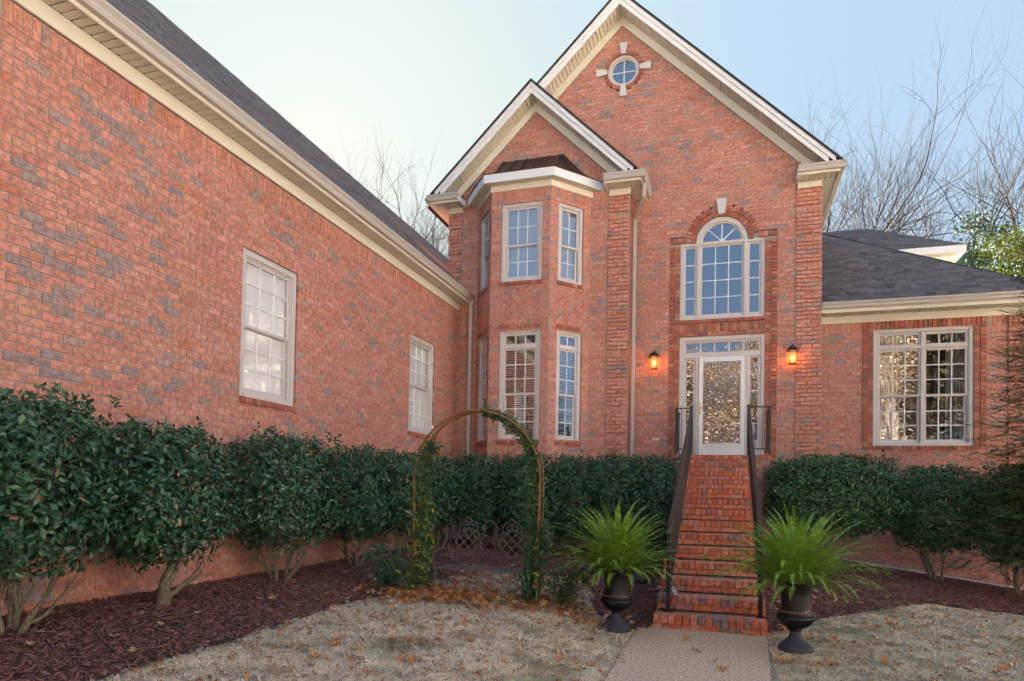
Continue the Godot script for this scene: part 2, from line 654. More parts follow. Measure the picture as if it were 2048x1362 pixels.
func frame_bars(w: Node3D, W: float, Ht: float, cw: float, z: float, open_bottom := false) -> void:
	var mb := MB.new()
	bar_into(mb, Vector3(0, 0, z - 0.11), Vector3(cw, Ht, z), Color.WHITE, 0.006)
	bar_into(mb, Vector3(W - cw, 0, z - 0.11), Vector3(W, Ht, z), Color.WHITE, 0.006)
	bar_into(mb, Vector3(cw, Ht - cw, z - 0.11), Vector3(W - cw, Ht, z - 0.001), Color.WHITE, 0.006)
	if not open_bottom:
		bar_into(mb, Vector3(cw, 0, z - 0.11), Vector3(W - cw, cw * 0.7, z + 0.012), Color.WHITE, 0.006)
	# the stop inside the casing
	bar_into(mb, Vector3(cw, 0, z - 0.10), Vector3(cw + 0.02, Ht - cw, z - 0.022))
	bar_into(mb, Vector3(W - cw - 0.02, 0, z - 0.10), Vector3(W - cw, Ht - cw, z - 0.022))
	bar_into(mb, Vector3(cw + 0.02, Ht - cw - 0.02, z - 0.10), Vector3(W - cw - 0.02, Ht - cw, z - 0.023))
	put(w, "frame", mb.mesh(), M.casing)

func window_at(o: Vector3, u: Vector3, n: Vector3) -> Node3D:
	var w := Node3D.new()
	w.name = "window"
	w.transform = Transform3D(Basis(u, Vector3.UP, n), o)
	house.add_child(w, true)
	return w

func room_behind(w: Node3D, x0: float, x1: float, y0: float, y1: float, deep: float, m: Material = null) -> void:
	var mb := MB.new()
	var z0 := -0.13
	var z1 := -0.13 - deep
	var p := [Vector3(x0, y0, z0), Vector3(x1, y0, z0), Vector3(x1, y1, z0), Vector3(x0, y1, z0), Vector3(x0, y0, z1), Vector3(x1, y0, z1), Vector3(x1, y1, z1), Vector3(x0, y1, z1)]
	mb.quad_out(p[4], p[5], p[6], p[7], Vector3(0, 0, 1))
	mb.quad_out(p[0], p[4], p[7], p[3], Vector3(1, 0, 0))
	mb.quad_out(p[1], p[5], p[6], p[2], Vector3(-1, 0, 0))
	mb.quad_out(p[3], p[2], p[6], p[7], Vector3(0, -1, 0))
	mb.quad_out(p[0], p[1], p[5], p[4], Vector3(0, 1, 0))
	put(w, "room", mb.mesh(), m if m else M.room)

func blind(w: Node3D, x0: float, x1: float, y0: float, y1: float, z: float, tilt: float, pitch := 0.046) -> void:
	var mb := MB.new()
	var y := y0
	while y < y1:
		box_into(mb, Transform3D(Basis(Vector3.RIGHT, tilt), Vector3((x0 + x1) * 0.5, y, z)), Vector3(x1 - x0, 0.003, 0.048), Color.WHITE, 0.0)
		y += pitch
	stuff(put(w, "blind", mb.mesh(), M.blind))

func curtain(w: Node3D, x0: float, x1: float, y0: float, y1: float, z: float, ph: float) -> void:
	var mb := MB.new()
	var cnt := 40
	var prev := Vector3.ZERO
	for i in cnt + 1:
		var t := float(i) / cnt
		var p := Vector3(lerpf(x0, x1, t), y0, z + 0.022 * sin(t * 34.0 + ph) + 0.012 * sin(t * 71.0 + ph * 2.0))
		if i > 0:
			mb.quad(prev, p, Vector3(p.x, y1, p.z), Vector3(prev.x, y1, prev.z))
		prev = p
	put(w, "curtain", mb.mesh(), M.cloth)

# rowlock sill under a window, and nothing else
func sill(w: Node3D, W: float, y := 0.0) -> void:
	var mb := MB.new()
	brick_row(mb, Vector3.ZERO, Vector3.RIGHT, Vector3.UP, Vector3(0, 0, 1), -0.02, W + 0.02, y - 0.085, 0.085, 0.08, 0.035, 0.12)
	put(w, "sill", mb.mesh(), M.brick)

func double_hung(o: Vector3, u: Vector3, n: Vector3, W: float, Ht: float, cols: int, rows: int, cut := 0.5, transom := 0.0, cw := 0.075) -> Node3D:
	var w := window_at(o, u, n)
	var z := -0.03
	frame_bars(w, W, Ht, cw, z)
	var a := cw + 0.02
	var b := W - cw - 0.02
	var top := Ht - cw - 0.02
	var bot := cw * 0.7
	if transom > 0.0:
		sash(w, a, b, Ht - transom + 0.03, top, z - 0.035, cols, 1, 0.038, 0.038)
		bar(w, "transom_bar", Vector3(a, Ht - transom - 0.03, z - 0.10), Vector3(b, Ht - transom + 0.03, z - 0.012), M.casing)
		top = Ht - transom - 0.03
	var mid := lerpf(bot, top, cut)
	sash(w, a, b, mid - 0.02, top, z - 0.038, cols, rows, 0.04, 0.042)
	sash(w, a + 0.006, b - 0.006, bot, mid + 0.018, z - 0.071, cols, rows, 0.046, 0.075)
	sill(w, W)
	return w

# ---------------------------------------------------------------- trim
# a board of constant section from a to b; sec: polygon in (outwards, up)
func extrude(parent: Node, called: String, a: Vector3, b: Vector3, out: Vector3, sec: PackedVector2Array, m: Material) -> MeshInstance3D:
	var mb := MB.new()
	var along := (b - a)
	prism_into(mb, sec, a, out, Vector3.UP, along.normalized(), 0.0, along.length())
	return put(parent, called, mb.mesh(), m)

func gutter(parent: Node, a: Vector3, b: Vector3, out: Vector3) -> MeshInstance3D:
	return extrude(parent, "gutter", a, b, out, PackedVector2Array([Vector2(0, 0), Vector2(0.062, 0), Vector2(0.078, 0.03), Vector2(0.082, 0.055), Vector2(0.108, 0.088), Vector2(0.115, 0.095), Vector2(0.115, 0.118), Vector2(0.108, 0.118), Vector2(0.104, 0.10), Vector2(0, 0.10)]), M.gutter)

# soffit boards between a wall line (a to b) and out; level boards side by side with open joints
func soffit_boards(parent: Node, a: Vector3, b: Vector3, out: Vector3, width: float, pitch := 0.102) -> void:
	var len_ := (b - a).length()
	var d := (b - a) / len_
	var cnt := int(len_ / pitch)
	var me := box_mesh(Vector3(pitch - 0.014, 0.012, width), 0.003)
	var bs := Basis(d, Vector3.UP, d.cross(Vector3.UP))
	for i in cnt:
		put(parent, "soffit_panel", me, M.soffit, Transform3D(bs, a + d * (pitch * (i + 0.5)) + out * (width * 0.5) + Vector3.UP * 0.006))
	var back := MB.new()
	back.quad_out(a + Vector3.UP * 0.03, b + Vector3.UP * 0.03, b + out * width + Vector3.UP * 0.03, a + out * width + Vector3.UP * 0.03, Vector3.DOWN)
	put(parent, "soffit", back.mesh(), M.soffit)

# One gable's overhang: frieze, soffit, fascia, crown and roof edge on both slopes
func gable_trim(xa: float, ya: float, m: float, xl: float, xr: float, zw: float, over: float, back: float) -> void:
	var g := Node3D.new()
	g.name = "gable_eave"
	house.add_child(g, true)
	var u := Vector3.RIGHT
	var n := Vector3(0, 0, 1)
	for side in 2:
		var xe := xr if side == 1 else xl
		var band := func(v0: float, v1: float) -> PackedVector2Array:
			# the boards end where they land on the level eave
			var far := minf(absf(xe - xa), (ya + v0 - (8.015 if v0 < 0.1 else (8.145 if v0 < 0.4 else 7.0))) / m)
			var x := xa + far * signf(xe - xa)
			var dy := m * far
			return PackedVector2Array([Vector2(xa, ya + v0), Vector2(x, ya + v0 - dy), Vector2(x, ya + v1 - dy), Vector2(xa, ya + v1)])
		var piece := func(called: String, v0: float, v1: float, z0: float, z1: float, mm: Material) -> void:
			var mb := MB.new()
			prism_into(mb, band.call(v0, v1), Vector3.ZERO, u, Vector3.UP, n, z0, z1)
			put(g, called, mb.mesh(), mm)
		piece.call("frieze", 0.0, 0.205, zw + 0.002, zw + 0.034, M.trim)
		piece.call("soffit", 0.250, 0.262, zw - 0.05, zw + over - 0.03, M.soffit)
		piece.call("fascia", 0.195, 0.345, zw + over - 0.03, zw + over, M.white)
		piece.call("crown", 0.315, 0.42, zw + over + 0.001, zw + over + 0.032, M.white)
		piece.call("roof_edge", 0.422, 0.475, back, zw + over + 0.06, M.edge)
		var run := minf(absf(xe - xa), (ya + 0.213 - 8.145) / m)
		var pitch := 0.105
		var dirn := Vector3(signf(xe - xa), -m, 0).normalized()
		var step := pitch * absf(dirn.x)
		var bs := Basis(dirn, Vector3(0, 0, 1).cross(dirn), Vector3(0, 0, 1))
		var me := box_mesh(Vector3(pitch - 0.018, 0.014, over - 0.066), 0.003)
		var x := step * 0.6
		while x < run - 0.05:
			var xx := xa + x * signf(xe - xa)
			put(g, "soffit_panel", me, M.soffit, Transform3D(bs, Vector3(xx, ya + 0.213 - m * x, zw + over * 0.5 + 0.002)))
			x += step

func shingle_colour() -> Color:
	var k := rng.randf_range(0.7, 1.2)
	if rng.randf() < 0.12:
		k *= 0.7
	return Color(0.225 * k, 0.188 * k, 0.188 * k)

# shingles laid in courses on a roof plane; o at the eave, u along it, v up the slope
func shingle_roof(called: String, o: Vector3, u: Vector3, v: Vector3, polys: Array, pick: int) -> void:
	var n := u.cross(v).normalized()
	var base := MB.new()
	var all := MB.new()
	var singles := []
	var hi := -1e9
	for q in polys[0]:
		hi = maxf(hi, q.y)
	var ex := 0.126
	var j := 0
	while j * ex < hi:
		var y := j * ex
		for s in stretches(polys, y + ex * 0.5):
			base.quad(o + u * s[0] + v * y - n * 0.012, o + u * s[1] + v * y - n * 0.012, o + u * s[1] + v * (y + ex) - n * 0.012, o + u * s[0] + v * (y + ex) - n * 0.012, Color(0.03, 0.027, 0.03))
			var x: float = s[0] - rng.randf_range(0.0, 0.3)
			while x < s[1]:
				var w := rng.randf_range(0.12, 0.29)
				var a := maxf(x, s[0])
				var b := minf(x + w, s[1]) - 0.004
				if b - a > 0.03:
					var corner := o + u * a + v * (y - 0.012) + n * rng.randf_range(0.0, 0.009)
					var px := pixel(corner)
					if pick > 0 and in_view(corner):
						singles.append([-(b - a) / px.z, corner, b - a, shingle_colour()])
					else:
						brick_into(all, corner, u, v, n, b - a, ex + 0.008, 0.014, shingle_colour(), 0.002)
				x += w
		j += 1
	var w := put(house, called, base.mesh(), M.shingle)
	if pick > 0:
		singles.sort_custom(func(a, b): return a[0] < b[0])
		for i in singles.size():
			var s: Array = singles[i]
			if i < pick:
				var mb := MB.new()
				brick_into(mb, Vector3.ZERO, u, v, n, s[2], ex + 0.008, 0.014, s[3], 0.002)
				put(w, "shingle", mb.mesh(), M.shingle, Transform3D(Basis(), s[1]))
			else:
				brick_into(all, s[1], u, v, n, s[2], ex + 0.008, 0.014, s[3], 0.002)
	stuff(put(w, "shingles", all.mesh(), M.shingle))

func slab(parent: Node, called: String, a: Vector3, b: Vector3, d: Vector3, e: Vector3, m: Material, thick := 0.03) -> void:
	var n := (d - a).cross(e - b).normalized()
	var mb := MB.new()
	var q := [a, b, d, e]
	mb.quad(a, b, d, e)
	mb.quad(e - n * thick, d - n * thick, b - n * thick, a - n * thick)
	for i in 4:
		var p: Vector3 = q[i]
		var r: Vector3 = q[(i + 1) % 4]
		mb.quad(p - n * thick, r - n * thick, r, p)
	put(parent, called, mb.mesh(), m)

func downspout(pts: PackedVector3Array) -> void:
	var mb := MB.new()
	for i in pts.size() - 1:
		var d := (pts[i + 1] - pts[i])
		var len_ := d.length()
		var y := d / len_
		var x := Vector3.RIGHT
		if absf(x.dot(y)) > 0.9:
			x = Vector3(0, 0, 1)
		x = (x - y * x.dot(y)).normalized()
		box_into(mb, Transform3D(Basis(x, y, x.cross(y)), pts[i] + d * 0.5), Vector3(0.078, len_ + 0.03, 0.058), Color.WHITE, 0.008)
	put(house, "downspout", mb.mesh(), M.gutter)

# ---------------------------------------------------------------- the house
func build_house() -> void:
	house = thing("brick_house", "large red brick house with two steep gables, bay window and side wings", "house")
	M.edge = mat("roof edge", Color(0.035, 0.032, 0.036), 0.95)
	var FX := Vector3.RIGHT
	var FN := Vector3(0, 0, 1)
	var SX := Vector3(0, 0, -1)
	var SN := Vector3.RIGHT
	# side wing, seen along its long wall; s runs away from the viewer from z = 3
	var s1 := [3 + 7.06, 3 + 8.21]
	var s2 := [3 + 11.82, 3 + 12.97]
	brick_wall("side_wing_wall", Vector3(XL, 0, 3), SX, SN, [rect(0, 3.1 - ZB, 0.15, 5.66), rect(s1[0], s1[1], 2.70, 4.62), rect(s2[0], s2[1], 2.70, 4.62)], [], sep_left, 5.655)
	M.pane = M.blind_glass
	for s in [s1, s2]:
		var w := double_hung(Vector3(XL, 2.71, 3 - s[0]), SX, SN, 1.15, 1.90, 3, 3, 0.5, 0.0, 0.085)
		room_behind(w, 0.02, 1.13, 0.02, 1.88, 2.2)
		blind(w, 0.10, 1.05, 0.06, 1.80, -0.145, -1.5, 0.044)
		bar(w, "wall_shelf", Vector3(0.3, 0.9, -1.9), Vector3(0.9, 0.94, -1.7), M.room)
	M.pane = M.glass
	# its eave
	bar(house, "frieze", Vector3(XL + 0.002, 5.655, ZB), Vector3(XL + 0.034, 5.818, 3), M.trim)
	var e := Node3D.new()
	e.name = "wing_eave"
	house.add_child(e, true)
	soffit_boards(e, Vector3(XL + 0.034, 5.818, ZB), Vector3(XL + 0.034, 5.818, -2.6), Vector3.RIGHT, 0.23)
	bar(e, "soffit", Vector3(XL + 0.034, 5.819, -2.6), Vector3(XL + 0.26, 5.83, 3), M.soffit)
	bar(e, "fascia", Vector3(XL + 0.265, 5.80, ZB), Vector3(XL + 0.29, 5.93, 3), M.trim)
	gutter(e, Vector3(XL + 0.291, 5.842, 3), Vector3(XL + 0.291, 5.842, ZB + 0.005), Vector3.RIGHT)
	# its roof: slope 0.965
	var v1 := Vector3(-1, 0.965, 0).normalized()
	var run := 3.86 * sqrt(1 + 0.965 * 0.965)
	shingle_roof("side_wing_roof", Vector3(-5.47, 5.955, 3), SX, v1, [PackedVector2Array([Vector2(0, 0), Vector2(3 - ZB - 0.01, 0), Vector2(3 - ZB - 0.01, 0.85), Vector2(26, 0.85), Vector2(26, run), Vector2(0, run)])], 0)
	slab(house, "roof_deck", Vector3(-13.2, 5.95, -23), Vector3(-13.2, 5.95, 3), Vector3(-9.35, 9.66, 3), Vector3(-9.35, 9.66, -23), M.edge)
	slab(house, "roof_deck", Vector3(-9.33, 9.62, -23), Vector3(-9.33, 9.62, 3), Vector3(-5.52, 5.90, 3), Vector3(-5.52, 5.90, ZB + 0.02), M.edge)
	slab(house, "far_wall", Vector3(-12.9, 0, 2.98), Vector3(XL - 0.13, 0, 2.98), Vector3(XL - 0.13, 5.9, 2.98), Vector3(-12.9, 5.9, 2.98), M.mortar)
	slab(house, "far_wall", Vector3(-12.9, 0, -23), Vector3(-12.9, 0, 3), Vector3(-12.9, 6, 3), Vector3(-12.9, 6, -23), M.mortar)
	var gb := MB.new()
	prism_into(gb, PackedVector2Array([Vector2(-12.9, 5.9), Vector2(-5.9, 5.9), Vector2(-9.35, 9.5)]), Vector3.ZERO, FX, Vector3.UP, FN, 2.95, 2.98)
	put(house, "far_wall", gb.mesh(), M.mortar)

	# the tall gable
	var arch := PackedVector2Array([Vector2(-1.19, 2.30), Vector2(0.975, 2.30), Vector2(0.975, 7.09)])
	arch.append_array(circle(-0.13, 6.96, 0.745, asin(0.13 / 0.745), PI - asin(0.13 / 0.745), 24))
	arch.append(Vector2(-1.19, 7.09))
	var oc := Vector2(-2.258, 10.985)
	brick_wall("gable_wall", Vector3(0, 0, ZF), FX, FN, [PackedVector2Array([Vector2(-1.98, 0.2), Vector2(1.815, 0.2), Vector2(1.815, 8.02), Vector2(-2.3, 12.01), Vector2(-4.5, 9.88), Vector2(-4.5, 7.9), Vector2(-1.98, 7.9)]), arch, circle(oc.x, oc.y, 0.43)], [[1.32, 1.815]])
	gable_trim(-2.3, 11.995, 0.97, -6.7, 2.12, ZF, 0.46, -25.0)
	# bricks round the entrance
	var mb := MB.new()
	var O := Vector3(0, 0, ZF)
	for q in [[-1.19, -1.085], [-1.085, -0.98], [0.738, 0.857], [0.857, 0.975]]:
		var y := 2.3
		while y < 6.9:
			brick_row(mb, O, FX, Vector3.UP, FN, q[0], q[1], y, C, 0.12, 0.018 if q[0] < -1.1 or q[0] > 0.8 else 0.004, 0.13)
			y += C
	brick_row(mb, O, FX, Vector3.UP, FN, -1.085, 0.87, 4.955, 0.085, 0.10, 0.012, 0.13)
	brick_row(mb, O, FX, Vector3.UP, FN, -0.98, 0.765, 5.04, 0.185, 0.084, 0.0, 0.13)
	brick_row(mb, O, FX, Vector3.UP, FN, -1.19, -0.865, 6.972, 0.118, 0.083, 0.02, 0.13)
	brick_row(mb, O, FX, Vector3.UP, FN, 0.605, 0.975, 6.972, 0.118, 0.083, 0.02, 0.13)
	for ring in [[0.535, 0.632, 22, 0.004], [0.640, 0.738, 26, 0.022]]:
		for i in ring[2]:
			var a0: float = 0.16 + (PI - 0.32) * (i + 0.07) / ring[2]
			var a1: float = 0.16 + (PI - 0.32) * (i + 0.93) / ring[2]
			if ring[0] < 0.6:
				a0 = PI * (i + 0.07) / ring[2]
				a1 = PI * (i + 0.93) / ring[2]
			prism_into(mb, PackedVector2Array([Vector2(cos(a0), sin(a0)) * ring[0], Vector2(cos(a0), sin(a0)) * ring[1], Vector2(cos(a1), sin(a1)) * ring[1], Vector2(cos(a1), sin(a1)) * ring[0]]), O + Vector3(-0.13, 6.96, 0), FX, Vector3.UP, FN, -0.10, ring[3], header_colour())
	put(house, "entrance_surround", mb.mesh(), M.brick)
	var mk := MB.new()
	var hole := [arch, PackedVector2Array([Vector2(-0.97, 2.3), Vector2(0.755, 2.3), Vector2(0.755, 4.955), Vector2(-0.97, 4.955)]), PackedVector2Array([Vector2(-0.97, 5.3), Vector2(0.725, 5.3), Vector2(0.725, 6.98), Vector2(-0.97, 6.98)])]
	var yy := 2.3
	while yy < 7.72:
		for s in stretches(hole, yy + 0.02):
			if yy > 6.97:
				var half := sqrt(maxf(0.0, 0.53 * 0.53 - pow(yy - 6.94, 2)))
				mk.quad(O + Vector3(s[0], yy, -0.012), O + Vector3(maxf(s[0], -0.13 - half), yy, -0.012), O + Vector3(maxf(s[0], -0.13 - half), yy + 0.04, -0.012), O + Vector3(s[0], yy + 0.04, -0.012))
				mk.quad(O + Vector3(-0.13 + half, yy, -0.012), O + Vector3(s[1], yy, -0.012), O + Vector3(s[1], yy + 0.04, -0.012), O + Vector3(-0.13 + half, yy + 0.04, -0.012))
			else:
				mk.quad(O + Vector3(s[0], yy, -0.012), O + Vector3(s[1], yy, -0.012), O + Vector3(s[1], yy + 0.04, -0.012), O + Vector3(s[0], yy + 0.04, -0.012))
		yy += 0.04
	bar_into(mk, Vector3(-1.19, 6.93, ZF - 0.14), Vector3(-0.66, 7.1, ZF - 0.113), Color.WHITE, 0.0)
	bar_into(mk, Vector3(0.40, 6.93, ZF - 0.14), Vector3(0.975, 7.1, ZF - 0.113), Color.WHITE, 0.0)
	put(house, "surround_joint", mk.mesh(), M.mortar)
	var ks := MB.new()
	prism_into(ks, PackedVector2Array([Vector2(-0.205, 7.525), Vector2(-0.065, 7.525), Vector2(-0.04, 7.85), Vector2(-0.245, 7.85)]), O, FX, Vector3.UP, FN, -0.05, 0.06)
	put(house, "keystone", ks.mesh(), M.stone)
	# round window
	var om := MB.new()
	for i in 34:
		var a0 := TAU * (i + 0.07) / 34
		var a1 := TAU * (i + 0.93) / 34
		prism_into(om, PackedVector2Array([Vector2(cos(a0), sin(a0)) * 0.352, Vector2(cos(a0), sin(a0)) * 0.435, Vector2(cos(a1), sin(a1)) * 0.435, Vector2(cos(a1), sin(a1)) * 0.352]), Vector3(oc.x, oc.y, ZF), FX, Vector3.UP, FN, -0.12, 0.025, header_colour())
	put(house, "round_brick_ring", om.mesh(), M.brick)
	var ow := window_at(Vector3(oc.x, oc.y, ZF), FX, FN)
	var of := MB.new()
	for i in 40:
		var a0 := TAU * i / 40
		var a1 := TAU * (i + 1) / 40
		for q in [[0.29, 0.355, -0.09, -0.02], [0.262, 0.30, -0.10, -0.055]]:
			prism_into(of, PackedVector2Array([Vector2(cos(a0), sin(a0)) * q[0], Vector2(cos(a0), sin(a0)) * q[1], Vector2(cos(a1), sin(a1)) * q[1], Vector2(cos(a1), sin(a1)) * q[0]]), Vector3.ZERO, FX, Vector3.UP, FN, q[2], q[3])
	put(ow, "frame", of.mesh(), M.casing)
	bar(ow, "muntin", Vector3(-0.011, -0.27, -0.092), Vector3(0.011, 0.27, -0.07), M.muntin)
	for q in [-1, 1]:
		bar(ow, "muntin", Vector3(0.011 if q > 0 else -0.27, -0.011, -0.092), Vector3(0.27 if q > 0 else -0.011, 0.011, -0.071), M.muntin)
		for r in 2:
			var a := (0.0 if q > 0 else PI) + r * PI * 0.5 * (1 if q > 0 else -1)
			var pc := PackedVector2Array([Vector2.ZERO])
			pc.append_array(circle(0, 0, 0.275, PI * 0.5 * (r + (0 if q > 0 else 2)), PI * 0.5 * (r + (1 if q > 0 else 3)), 8))
			pane(ow, pc, -0.085)
	room_behind(ow, -0.28, 0.28, -0.28, 0.28, 0.8)
	for i in 4:
		var a := PI * 0.5 * i
		var km := MB.new()
		var d := Vector2(cos(a), sin(a))
		var t := Vector2(-d.y, d.x)
		prism_into(km, PackedVector2Array([d * 0.36 + t * 0.05, d * 0.36 - t * 0.05, d * 0.60 - t * 0.085, d * 0.60 + t * 0.085]), Vector3(oc.x, oc.y, ZF), FX, Vector3.UP, FN, -0.05, 0.055)
		put(house, "keystone", km.mesh(), M.stone)
	# arched window over the door
	var aw := window_at(Vector3(-0.98, 5.31, ZF), FX, FN)
	var W := 1.715
	var af := MB.new()
	var az := -0.03
	bar_into(af, Vector3(0, 0, az - 0.1), Vector3(0.07, 1.67, az), Color.WHITE, 0.006)
	bar_into(af, Vector3(W - 0.07, 0, az - 0.1), Vector3(W, 1.67, az), Color.WHITE, 0.006)
	bar_into(af, Vector3(0.07, 0, az - 0.1), Vector3(W - 0.07, 0.06, az + 0.01), Color.WHITE, 0.006)
	bar_into(af, Vector3(0.07, 1.60, az - 0.1), Vector3(W - 0.07, 1.67, az - 0.001), Color.WHITE, 0.006)
	for x in [0.345, 1.30]:
		bar_into(af, Vector3(x, 0.06, az - 0.1), Vector3(x + 0.07, 1.60, az + 0.003), Color.WHITE, 0.006)
	for i in 24:
		var a0 := PI * i / 24
		var a1 := PI * (i + 1) / 24
		for q in [[0.43, 0.525, -0.13, -0.03], [0.395, 0.44, -0.13, -0.065]]:
			prism_into(af, PackedVector2Array([Vector2(cos(a0), sin(a0)) * q[0], Vector2(cos(a0), sin(a0)) * q[1], Vector2(cos(a1), sin(a1)) * q[1], Vector2(cos(a1), sin(a1)) * q[0]]), Vector3(0.85, 1.65, 0), FX, Vector3.UP, FN, q[2], q[3])
	put(aw, "frame", af.mesh(), M.casing)
	sash(aw, 0.07, 0.345, 0.06, 1.60, az - 0.035, 1, 4, 0.045, 0.06)
	sash(aw, 1.37, W - 0.07, 0.06, 1.60, az - 0.035, 1, 4, 0.045, 0.06)
	sash(aw, 0.415, 1.30, 0.06, 1.60, az - 0.035, 3, 4, 0.04, 0.06)
	for i in 4:
		var pc := PackedVector2Array([Vector2(0.85, 1.665)])
		pc.append_array(circle(0.85, 1.665, 0.41, PI * i / 4, PI * (i + 1) / 4, 6))
		pane(aw, pc, az - 0.055)
	for i in [1, 2, 3]:
		var a: float = PI * i / 4
		var d := Vector3(cos(a), sin(a), 0)
		put(aw, "muntin", box_mesh(Vector3(0.38, 0.022, 0.016), 0.003), M.muntin, Transform3D(Basis(d, Vector3(0, 0, 1).cross(d), Vector3(0, 0, 1)), Vector3(0.85, 1.665, az - 0.052) + d * 0.215))
	sill(aw, W)
	# the entrance hall behind window and door
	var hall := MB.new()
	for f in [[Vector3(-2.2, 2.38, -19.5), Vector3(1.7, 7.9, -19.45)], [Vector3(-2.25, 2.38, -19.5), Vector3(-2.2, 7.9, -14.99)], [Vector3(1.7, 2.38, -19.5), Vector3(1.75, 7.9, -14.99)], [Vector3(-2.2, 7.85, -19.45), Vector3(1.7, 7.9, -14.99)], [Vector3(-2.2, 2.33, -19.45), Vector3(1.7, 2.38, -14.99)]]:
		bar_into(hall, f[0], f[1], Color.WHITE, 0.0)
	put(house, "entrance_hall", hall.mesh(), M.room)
	# front door with transom, side lights and a storm door
	var dr := Node3D.new()
	dr.name = "entrance_door"
	dr.position = Vector3(-0.97, 2.40, ZF)
	house.add_child(dr, true)
	var DW := 1.73
	frame_bars(dr, DW, 2.55, 0.085, -0.02, true)
	var df := MB.new()
	bar_into(df, Vector3(0.105, 2.10, -0.12), Vector3(DW - 0.105, 2.19, -0.03), Color.WHITE, 0.006)
	for x in [0.335, 1.335]:
		bar_into(df, Vector3(x, 0, -0.12), Vector3(x + 0.065, 2.10, -0.028), Color.WHITE, 0.006)
	put(dr, "frame", df.mesh(), M.casing)
	sash(dr, 0.105, DW - 0.105, 2.19, 2.445, -0.05, 5, 1, 0.03, 0.03)
	for x in [0.105, 1.40]:
		var sl := MB.new()
		bar_into(sl, Vector3(x, 0, -0.10), Vector3(x + 0.225, 0.30, -0.06), Color.WHITE, 0.003)
		put(dr, "side_panel", sl.mesh(), M.casing)
		sash(dr, x, x + 0.225, 0.30, 2.10, -0.055, 1, 5, 0.04, 0.05)
	var st := MB.new()
	bar_into(st, Vector3(0.405, 0.03, -0.035), Vector3(0.49, 2.095, 0.0), Color.WHITE, 0.005)
	bar_into(st, Vector3(1.245, 0.03, -0.035), Vector3(1.33, 2.095, 0.0), Color.WHITE, 0.005)
	bar_into(st, Vector3(0.49, 2.0, -0.035), Vector3(1.245, 2.095, -0.001), Color.WHITE, 0.005)
	bar_into(st, Vector3(0.49, 0.03, -0.035), Vector3(1.245, 0.17, -0.001), Color.WHITE, 0.005)
	put(dr, "storm_door", st.mesh(), M.white)
	bar(dr, "kick_plate", Vector3(0.49, 0.17, -0.03), Vector3(1.245, 0.27, -0.012), M.trim)
	bar(dr, "threshold", Vector3(0.40, 0.0, -0.06), Vector3(1.335, 0.03, 0.03), M.brass)
	pane(dr, rect(0.49, 1.245, 0.27, 2.0), -0.018)
	var inner := MB.new()
	bar_into(inner, Vector3(0.405, 0.03, -0.19), Vector3(1.33, 2.09, -0.15), Color.WHITE, 0.003)
	for px in [0.50, 0.90]:
		for py in [[0.25, 0.85], [1.0, 1.65], [1.75, 1.98]]:
			bar_into(inner, Vector3(px, py[0], -0.15), Vector3(px + 0.33, py[1], -0.138), Color.WHITE, 0.006)
	put(dr, "panel_door", inner.mesh(), M.inner_door)
	var hd := MB.new()
	bar_into(hd, Vector3(0.425, 0.90, 0.0), Vector3(0.45, 1.13, 0.012), Color.WHITE, 0.003)
	bar_into(hd, Vector3(0.43, 1.02, 0.012), Vector3(0.445, 1.04, 0.05), Color.WHITE, 0.003)
	bar_into(hd, Vector3(0.43, 1.02, 0.05), Vector3(0.53, 1.04, 0.064), Color.WHITE, 0.003)
	put(dr, "door_handle", hd.mesh(), M.brass)
	bar(dr, "doorbell", Vector3(0.03, 1.12, -0.02), Vector3(0.055, 1.20, 0.0), M.white)
	bar(house, "wall_vent", Vector3(-1.52, 2.74, ZF - 0.01), Vector3(-1.38, 2.80, ZF + 0.008), M.stone)
	# returns of the tall gable's eave, and its side eave
	cornice(1.335, 2.08, 1.345, 1.80, ZF, 1.0, -24.5)
	bar(house, "far_wall", Vector3(1.70, 0.2, -24.0), Vector3(1.795, 8.0, ZF - 0.1), M.mortar)
	bar(house, "far_wall", Vector3(-6.3, 0.2, -24.1), Vector3(1.7, 8.0, -24.0), M.mortar)
	# the bay gable
	brick_wall("bay_gable_wall", Vector3(0, 0, ZB), FX, FN, [PackedVector2Array([Vector2(XL - 0.08, 0.2), Vector2(-1.98, 0.2), Vector2(-1.98, 7.95), Vector2(-4.07, 9.985), Vector2(-6.1, 8.01), Vector2(-6.1, 5.9), Vector2(XL - 0.08, 5.9)]), rect(-5.33, -2.85, 0.3, 8.05)], [[-2.43, -1.98], [-6.1, -5.76]])
	gable_trim(-4.07, 9.97, 0.97, -6.47, -1.69, ZB, 0.42, -17.5)
	cornice(-2.45, -1.72, -2.42, -1.96, ZB, 1.0, ZF)
	cornice(-6.42, -5.72, -6.09, -5.75, ZB, -1.0, -24.0)
	var sw := MB.new()
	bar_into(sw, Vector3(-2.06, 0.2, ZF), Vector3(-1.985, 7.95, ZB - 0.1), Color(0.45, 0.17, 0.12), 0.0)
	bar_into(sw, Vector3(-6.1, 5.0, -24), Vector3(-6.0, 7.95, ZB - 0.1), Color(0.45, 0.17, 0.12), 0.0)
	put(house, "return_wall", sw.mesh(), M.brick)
	downspout(PackedVector3Array([Vector3(-1.66, 8.02, ZB + 0.14), Vector3(-1.68, 7.78, ZB + 0.1), Vector3(-1.935, 7.56, ZB - 0.50), Vector3(-1.938, 0.35, ZB - 0.50)]))
	downspout(PackedVector3Array([Vector3(XL + 0.34, 5.84, ZB + 0.08), Vector3(XL + 0.34, 0.40, ZB + 0.08)]))
	build_bay()
	build_low_wing()

